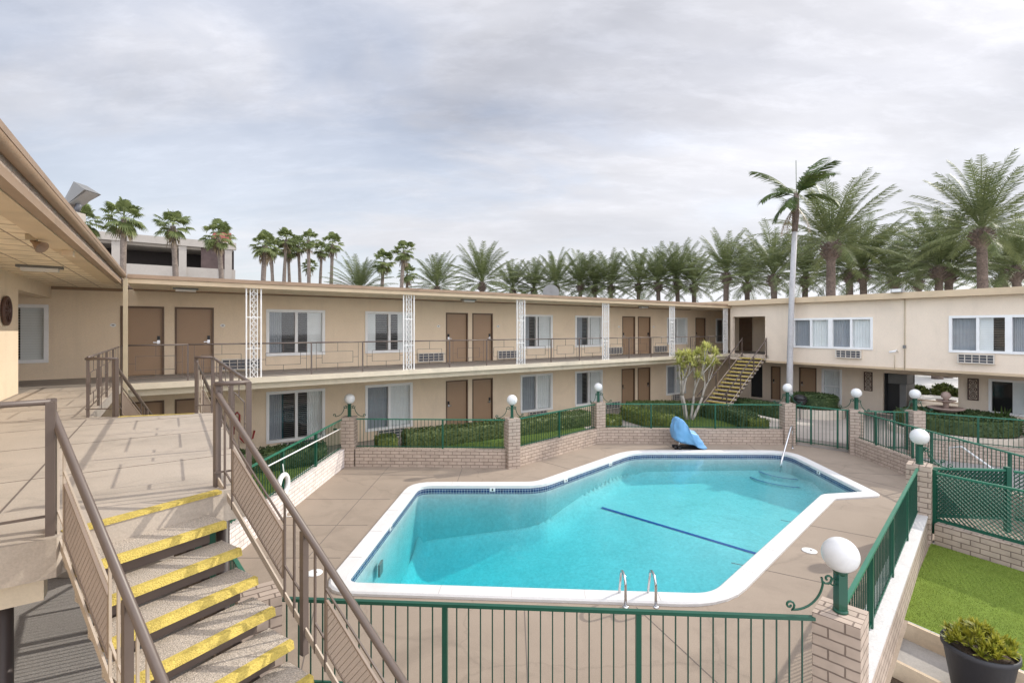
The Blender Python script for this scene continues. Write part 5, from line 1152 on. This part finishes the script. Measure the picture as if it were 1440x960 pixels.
st = nd(nt, 'ShaderNodeMapRange'); L(n3.outputs['Fac'], st.inputs['Value']); st.inputs['From Min'].default_value = .3; st.inputs['From Max'].default_value = .7; st.inputs['To Min'].default_value = 6.1; st.inputs['To Max'].default_value = 7.35
mp5 = nd(nt, 'ShaderNodeMapping'); mp5.inputs['Scale'].default_value = (2.6, 6.5, 0); mp5.inputs['Rotation'].default_value = (0, 0, math.radians(28)); L(dv.outputs[0], mp5.inputs[0])
n5 = nd(nt, 'ShaderNodeTexNoise', Scale=1.8, Detail=12.0, Roughness=.68, Distortion=.25); L(mp5.outputs[0], n5.inputs['Vector'])
s5 = nd(nt, 'ShaderNodeMapRange'); L(n5.outputs['Fac'], s5.inputs['Value']); s5.inputs['From Min'].default_value = .48; s5.inputs['From Max'].default_value = .78; s5.inputs['To Min'].default_value = 1.0; s5.inputs['To Max'].default_value = 1.17
sm = nd(nt, 'ShaderNodeMath', operation='MULTIPLY'); L(st.outputs[0], sm.inputs[0]); L(s5.outputs[0], sm.inputs[1])
cs = nd(nt, 'ShaderNodeVectorMath', operation='SCALE'); L(cr.outputs[0], cs.inputs[0]); L(sm.outputs[0], cs.inputs['Scale'])
hz = nd(nt, 'ShaderNodeMapRange'); L(sx.outputs['Z'], hz.inputs['Value']); hz.inputs['From Min'].default_value = 0; hz.inputs['From Max'].default_value = .38; hz.inputs['To Min'].default_value = 1; hz.inputs['To Max'].default_value = 0
mh = nd(nt, 'ShaderNodeMix'); mh.data_type = 'RGBA'; L(hz.outputs[0], mh.inputs[0]); L(cs.outputs[0], mh.inputs[6]); mh.inputs[7].default_value = (5.2, 5.25, 5.45, 1)
mx = nd(nt, 'ShaderNodeMix'); mx.data_type = 'RGBA'; L(mr.outputs[0], mx.inputs[0]); L(sky.outputs[0], mx.inputs[6]); L(mh.outputs[2], mx.inputs[7])
# unseen sky behind and overhead boosted to lift shaded facades; slight gain sunward
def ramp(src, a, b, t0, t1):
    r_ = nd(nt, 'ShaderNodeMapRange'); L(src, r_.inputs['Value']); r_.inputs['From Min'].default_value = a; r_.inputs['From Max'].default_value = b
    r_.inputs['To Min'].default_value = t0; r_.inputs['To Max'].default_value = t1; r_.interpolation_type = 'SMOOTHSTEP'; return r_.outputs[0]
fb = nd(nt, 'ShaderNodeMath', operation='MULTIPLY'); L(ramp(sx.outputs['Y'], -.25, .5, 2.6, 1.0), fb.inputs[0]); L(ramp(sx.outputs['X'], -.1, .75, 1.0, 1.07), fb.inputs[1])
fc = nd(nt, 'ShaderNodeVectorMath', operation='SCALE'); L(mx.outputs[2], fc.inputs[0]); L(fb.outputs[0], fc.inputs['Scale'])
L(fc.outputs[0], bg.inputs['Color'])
sl = bpy.data.lights.new('sun', 'SUN'); sl.energy = 2.7; sl.angle = math.radians(.6); sl.color = (1, .93, .82)
so = bpy.data.objects.new('sun', sl); COL.objects.link(so)
el = math.radians(SUN_EL); so.rotation_euler = Vector((-math.sin(AZ) * math.cos(el), -math.cos(AZ) * math.cos(el), -math.sin(el))).to_track_quat('-Z', 'Y').to_euler()
so.location = (40, 20, 40)
# ------------------------------------------------------------------ CAMERA
cam = bpy.data.cameras.new('camera'); co = bpy.data.objects.new('camera', cam); COL.objects.link(co)
co.location = (0, 0, 4.18); co.rotation_euler = (math.radians(90), 0, 0)
cam.sensor_width = 36; cam.lens = 690 / 1440 * 36; cam.shift_y = -18 / 1440; cam.clip_start = .05; cam.clip_end = 2000
S.camera = co
S.view_settings.view_transform = 'Standard'; S.view_settings.look = 'None'; S.view_settings.exposure = .27; S.view_settings.gamma = 1
S.cycles.max_bounces = 8; S.cycles.transparent_max_bounces = 16
S.cycles.use_denoising = True
for o in list(COL.objects):
    if o.type == 'EMPTY' and not o.children: print('EMPTY without parts', o.name)
